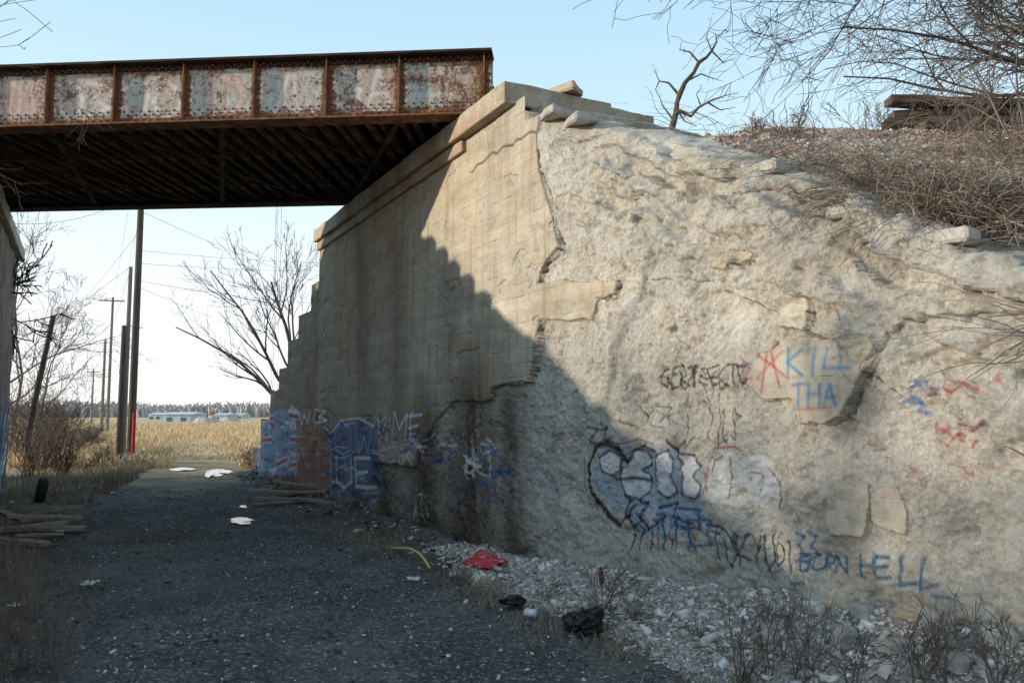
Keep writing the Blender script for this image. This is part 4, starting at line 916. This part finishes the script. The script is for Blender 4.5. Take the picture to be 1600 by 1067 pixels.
wires=[(rp_(219,300,26),rp_(-20,345,20)),(T1+[0,0,-.4],T3),(T1+[.5,0,-1.3],T3+[.5,0,-.2]),(rp_(221,392,26),rp_(700,402,60)),(rp_(221,412,26),rp_(700,410,60)),(rp_(221,440,26),rp_(650,470,50)),(rp_(219,330,26),rp_(620,470,50)),(T2,T4),(T3,T5),(rp_(219,360,26),rp_(40,560,70)),(rp_(219,450,26),rp_(500,540,70)),(rp_(200,420,25),rp_(20,520,60))]
for i,(a_,b_) in enumerate(wires):
    k=np.linspace(0,1,14)[:,None];pt_=a_+(b_-a_)*k;pt_[:,2]-=(4*k[:,0]*(1-k[:,0]))*.45
    top(tubes("overhead_wire",[(pt_,.007)],M_wire,3),"thin overhead utility wire strung from the poles","wire","overhead wires")
# mast
mx=(428-CU)/F*150;mp_=[]
for k in range(3):
    aa=k*2.1;mp_.append((np.array([[mx+math.cos(aa)*.7,150+math.sin(aa)*.7,0],[mx+math.cos(aa)*.6,150+math.sin(aa)*.6,42]]),.05))
for j in range(28):
    a1=j*2.1;mp_.append((np.array([[mx+math.cos(a1)*.65,150+math.sin(a1)*.65,j*1.5],[mx+math.cos(a1+2.1)*.65,150+math.sin(a1+2.1)*.65,j*1.5+1.5]]),.03))
top(tubes("lattice_mast",mp_,M_ins,3),"slender steel lattice mast on the horizon","mast")
# far treeline, buildings
g_=np.random.default_rng(9);ps=[]
for i in range(3800):
    x=g_.uniform(-330,120);y=g_.uniform(285,340);h_=g_.uniform(2.5,5.5)*(.6+.7*vn(np.array(x*.03),np.array(1.),3))
    ps.append((np.array([[x,y,-.5],[x+g_.normal(0,.7),y,h_*.6],[x+g_.normal(0,1.6),y,h_]]),[.8,.7,.1]))
stuff(tubes("distant_woodland",ps,simple("hazy_winter_wood",(.34,.30,.29),(.46,.41,.39),.2),5),"hazy line of bare woodland on the horizon","woodland")  # wood colour lightened to paint in the distance haze
M_bl=simple("pale_blue_cladding",(.40,.48,.56),(.48,.56,.64),.5);M_rf=simple("pale_roof",(.5,.52,.55),(.6,.62,.65),.5);M_win=simple("dark_glass",(.10,.12,.14),(.16,.18,.2),1,.2,0)
def bld(u,y,wd_,h_,lab,mt):
    x=(u-CU)/F*y;e=empty("warehouse",(x,y,0));top(e,lab,"building","distant low buildings")
    o=mk("wall",*boxes([((x-wd_/2,y,-.2),(x+wd_/2,y+8,h_))]),mt);par(o,e)
    v=[(x-wd_/2-.3,y-.3,h_+.005),(x+wd_/2+.3,y-.3,h_+.005),(x+wd_/2+.3,y+8.3,h_+.005),(x-wd_/2-.3,y+8.3,h_+.005),(x-wd_/2-.3,y+4,h_+.5),(x+wd_/2+.3,y+4,h_+.5)]
    o=mk("roof",v,[(0,1,5,4),(2,3,4,5),(1,2,5),(3,0,4),(3,2,1,0)],M_rf);par(o,e)
    for k in range(2):
        xx=x-wd_/2+wd_*(k+.5)/2;o=mk("loading_door",*boxes([((xx-.5,y-.04,-.1),(xx+.5,y-.003,h_*.6))]),M_win);par(o,e)
bld(278,150,5.2,1.3,"low pale blue warehouse across the field",M_bl);bld(244,200,3.2,1.2,"low white shed across the field",M_rf);bld(346,190,3.,1.1,"small grey shed across the field",M_bl);bld(372,220,2.4,1.,"tiny pale shed at the field edge",M_rf)
M_soil=simple("pale_soil_heap",(.34,.29,.23),(.52,.46,.38),1.5)
for i,(u,y,r_) in enumerate([(322,130,1.3),(334,140,1.0),(360,150,1.4)]):
    x=(u-CU)/F*y;gx_,gy_=np.meshgrid(np.linspace(-r_*1.6,r_*1.6,18),np.linspace(-r_,r_,14));zz=1.1*np.clip(1-(gx_/(r_*1.6))**2-(gy_/r_)**2,0,1)*(1+.8*fbm(gx_*1.3+i,gy_*1.3,3,i))-.05
    o=npmesh("soil_heap",np.stack([x+gx_,y+gy_,zz],-1),gridfaces(*gx_.shape),M_soil);top(o,"low pale soil heap across the field","soil heap","soil heaps in the field")
# puddles
m,t_,b=mat("puddle_water",.04,.5);b.inputs['Base Color'].default_value=(.05,.05,.05,1);b.inputs['IOR'].default_value=1.33
M_w=m
for i,L in enumerate([[(264,733.5),(275,731),(285,730),(306,732),(300,734),(288,734),(278,735.5)],[(319,742),(326,735),(336,733),(348,732.5),(362,736),(357,739),(343,738.5),(348,742),(340,744),(331,743),(325,746)],[(360,812),(366,808.5),(380,808),(396,811),(390,814),(393,817),(380,819),(368,816)],[(376,789),(383,789),(386,793),(380,792)]]):
    pts=[on_z(u,v,.022) for u,v in L];c=sum(pts)/len(pts);n=len(pts);sm=[]
    for k in range(n):
        for f in (0,.2,.4,.6,.8):
            p0,p1,p2,p3=[pts[(k+j)%n] for j in(-1,0,1,2)]
            sm.append(.5*((2*p1)+(-p0+p2)*f+(2*p0-5*p1+4*p2-p3)*f*f+(-p0+3*p1-3*p2+p3)*f**3)+np.append(G.normal(0,.02,2),0))
    ob=mk("puddle",[c]+sm,[(0,k+1,(k+1)%len(sm)+1) for k in range(len(sm))],M_w);struct(ob)
# ================= loose objects =================
M_wood=simple("weathered_plank",(.10,.08,.06),(.26,.22,.17),5,.9,.5,(1,6,6),c3=(.36,.32,.26))
def plank(u,v,L,wd_,th,ang,dz,tilt,lab,grp):
    p=on_z(u,v);M=Matrix.Translation((p[0],p[1],dz))@Matrix.Rotation(ang,4,'Z')@Matrix.Rotation(tilt,4,'Y')
    o=slab("wooden_plank",(-L/2,-wd_/2,-th/2),(L/2,wd_/2,th/2),M_wood,M,.2,.006,int(u+v),.004);top(o,lab,"plank",grp)
for a_ in [(455,785,1.3,.2,.05,.1,.06,.03),(470,782,1.1,.16,.05,-.25,.15,-.08),(440,778,1.2,.22,.04,.3,.12,.06),(490,790,.9,.15,.05,-.5,.08,.05),(430,790,.8,.12,.04,.6,.05,0),(465,775,1.,.2,.04,-.1,.22,.12)]:
    plank(*a_,"weathered plank in a heap at the wall foot","planks at the wall foot")
for a_ in [(55,835,1.2,.2,.05,.3,.08,.03),(35,842,1.1,.16,.05,.1,.15,-.1),(70,828,.9,.2,.04,.55,.18,.08),(30,855,.8,.14,.05,-.3,.07,.02),(85,822,.7,.1,.04,.2,.22,-.14),(15,828,.9,.12,.04,-.6,.2,.1),(60,848,.6,.1,.04,1.1,.1,.1)]:
    plank(*a_,"splintered grey plank dumped on the verge","planks on the verge")
# railway ties stacked on the crest
M_tie=simple("weathered_tie_wood",(.035,.026,.02),(.11,.085,.065),5,.9,.6,(1,6,6),c3=(.20,.16,.125))
for i,(u0,u1,v,y) in enumerate([(1386,1660,188,10.3),(1392,1600,175,10.45),(1385,1640,158,10.35),(1455,1690,163,10.8),(1430,1640,198,10.0)]):
    a_=rp_(u0,v,y);b_=rp_(u1,v+3,y);L=np.linalg.norm(b_-a_)
    M=Matrix.Translation(((a_[0]+b_[0])/2,y,(a_[2]+b_[2])/2-.02))@Matrix.Rotation(.05*i-.08,4,'Z')@Matrix.Rotation([.01,-.02,.015,0,-.01][i],4,'Y')
    o=slab("railway_tie",(-L/2,-.11,-.055),(L/2,.11,.055),M_tie,M,.15,.02,i,.012);top(o,"weathered dark railway tie stacked on the embankment","railway tie","stacked railway ties")
# tyre
M_rubb=simple("black_rubber",(.012,.012,.013),(.03,.03,.03),20,.8,.3)
p=on_z(64,785);v=[];f=[];n1,n2=28,12
for i in range(n1):
    a1=i*2*math.pi/n1
    for j in range(n2):
        a2=j*2*math.pi/n2;rr_=.17+.065*math.copysign(abs(math.cos(a2))**.6,math.cos(a2));zz=.085*math.copysign(abs(math.sin(a2))**.6,math.sin(a2))
        if i%2 and abs(a2)<.6: rr_-=.008
        v.append((rr_*math.cos(a1),zz,rr_*math.sin(a1)));f.append((i*n2+j,((i+1)%n1)*n2+j,((i+1)%n1)*n2+(j+1)%n2,i*n2+(j+1)%n2))
o=mk("old_tyre",v,f,M_rubb,Matrix.Translation((p[0],p[1],.21))@Matrix.Rotation(2.1,4,'Z')@Matrix.Rotation(.12,4,'X'),True);top(o,"worn black tyre standing upright in the grass","tyre")
# red panel
pts=[on_z(u,v,z) for u,v,z in [(722,888,.03),(752,866,.12),(793,882,.10),(776,893,.05),(742,898,.03)]]
def lerpq(a,b,c,d,s,t):return (a*(1-s)+b*s)*(1-t)+(d*(1-s)+c*s)*t
n=16;v=[]
for dzz in(0,-.012):
    for i in range(n):
        for j in range(n):
            s,t_1=i/(n-1),j/(n-1);q_=lerpq(pts[0],pts[1],pts[2],pts[3]*.5+pts[4]*.5,s,t_1);q_=q_+np.array([0,0,.035*float(fbm(np.array(s*3),np.array(t_1*3),3,4))*2+dzz+.05]);v.append(q_)
f=[]
for k in(0,1):
    for i in range(n-1):
        for j in range(n-1):
            b_=k*n*n+i*n+j;q_=(b_,b_+n,b_+n+1,b_+1);f.append(q_ if k==0 else q_[::-1])
m,t_,b=mat("scuffed_red_panel",.55,.4);vv=obc(t_);setc(t_,b,mix(t_,mr(t_,noi(t_,vv,18,6,.75),.54,.62),(.50,.03,.035),(.45,.40,.38)));o=mk("red_board",v,f,m);top(o,"crumpled scuffed red board lying at the rubble edge","board")
# hose
hp=[on_z(u,v,z) for u,v,z in [(612,856,.03),(628,856,.08),(642,857,.12),(655,864,.12),(665,876,.08),(672,888,.03)]]
o=tubes("hose",[(np.array(hp),.014)],simple("yellow_hose_plastic",(.42,.38,.10),(.55,.50,.18),5,.5,.1),8);top(o,"short arched length of pale yellow hose on gravel","hose")
# bags
m,t_,b=mat("black_plastic",.35,.5);b.inputs['Base Color'].default_value=(.01,.01,.011,1);bump(t_,b,noi(t_,obc(t_),14,5,.6,1.5),.8,.03);M_bag=m
def bag(u,v,z,s,seed,lab):
    p=on_z(u,v,z);bm=bmesh.new();bmesh.ops.create_icosphere(bm,subdivisions=4,radius=1)
    c=np.array([q.co[:] for q in bm.verts]);k=.9+1.3*fbm(c[:,0]*1.9+seed,c[:,1]*1.9+c[:,2]*1.3,4,seed)+.6*np.abs(fbm(c[:,2]*4+seed,c[:,0]*4,3,seed+1))
    c=c*k[:,None]*np.array(s)
    c[:,2]=np.maximum(c[:,2],-s[2]*.45)
    for q,d_ in zip(bm.verts,c):q.co=d_
    me=bpy.data.meshes.new("plastic_bag");bm.to_mesh(me);bm.free();me.materials.append(M_bag)
    o=bpy.data.objects.new("plastic_bag",me);COL.objects.link(o);o.location=(p[0],p[1],z+s[2]*.4);top(o,lab,"bag")
bag(912,985,.05,(.14,.10,.12),3,"crumpled black plastic bag caught in weeds");bag(803,944,.03,(.10,.08,.06),8,"flattened black plastic scrap on the gravel")
# can
p=on_z(829,957,.06)
o=tubes("drink_can",[(np.array([[-.052,0,0],[-.05,0,0],[-.044,0,0],[.044,0,0],[.05,0,0],[.052,0,0]]),[.001,.024,.031,.031,.024,.001])],simple("scratched_aluminium",(.45,.46,.48),(.65,.66,.68),20,.35,.1),14,Matrix.Translation(tuple(p))@Matrix.Rotation(-.5,4,'Z'));top(o,"empty crushed aluminium can lying on the gravel","can")
# litter
for i,(u,v) in enumerate([(178,770),(98,830),(20,785),(140,912),(1030,930),(645,905),(1120,960),(560,830),(700,880),(30,945)]):
    p=on_z(u,v,.04);n=5;v_=[(p[0]+random.uniform(-.05,.05)*.3+.03*(a1-2),p[1]+.03*(b1-2),p[2]+random.uniform(0,.03)) for a1 in range(n) for b1 in range(n)]
    o=mk("paper_scrap",v_,[(a1*n+b1,(a1+1)*n+b1,(a1+1)*n+b1+1,a1*n+b1+1) for a1 in range(n-1) for b1 in range(n-1) if random.random()<.8],simple("dirty_paper",(.35,.35,.34),(.6,.6,.6),12));top(o,"pale crumpled paper scrap on the ground","litter","litter scraps")
# ================= camera =================
cd=bpy.data.cameras.new("camera");co=bpy.data.objects.new("camera",cd);COL.objects.link(co)
cd.sensor_width=36;cd.lens=F/1600*36;cd.clip_end=6000;cd.clip_start=.05
co.location=(0,0,H);co.rotation_euler=(math.pi/2+PT,0,0)
sc=bpy.context.scene;sc.camera=co
sc.view_settings.view_transform='Standard';sc.view_settings.look='None';sc.view_settings.exposure=0
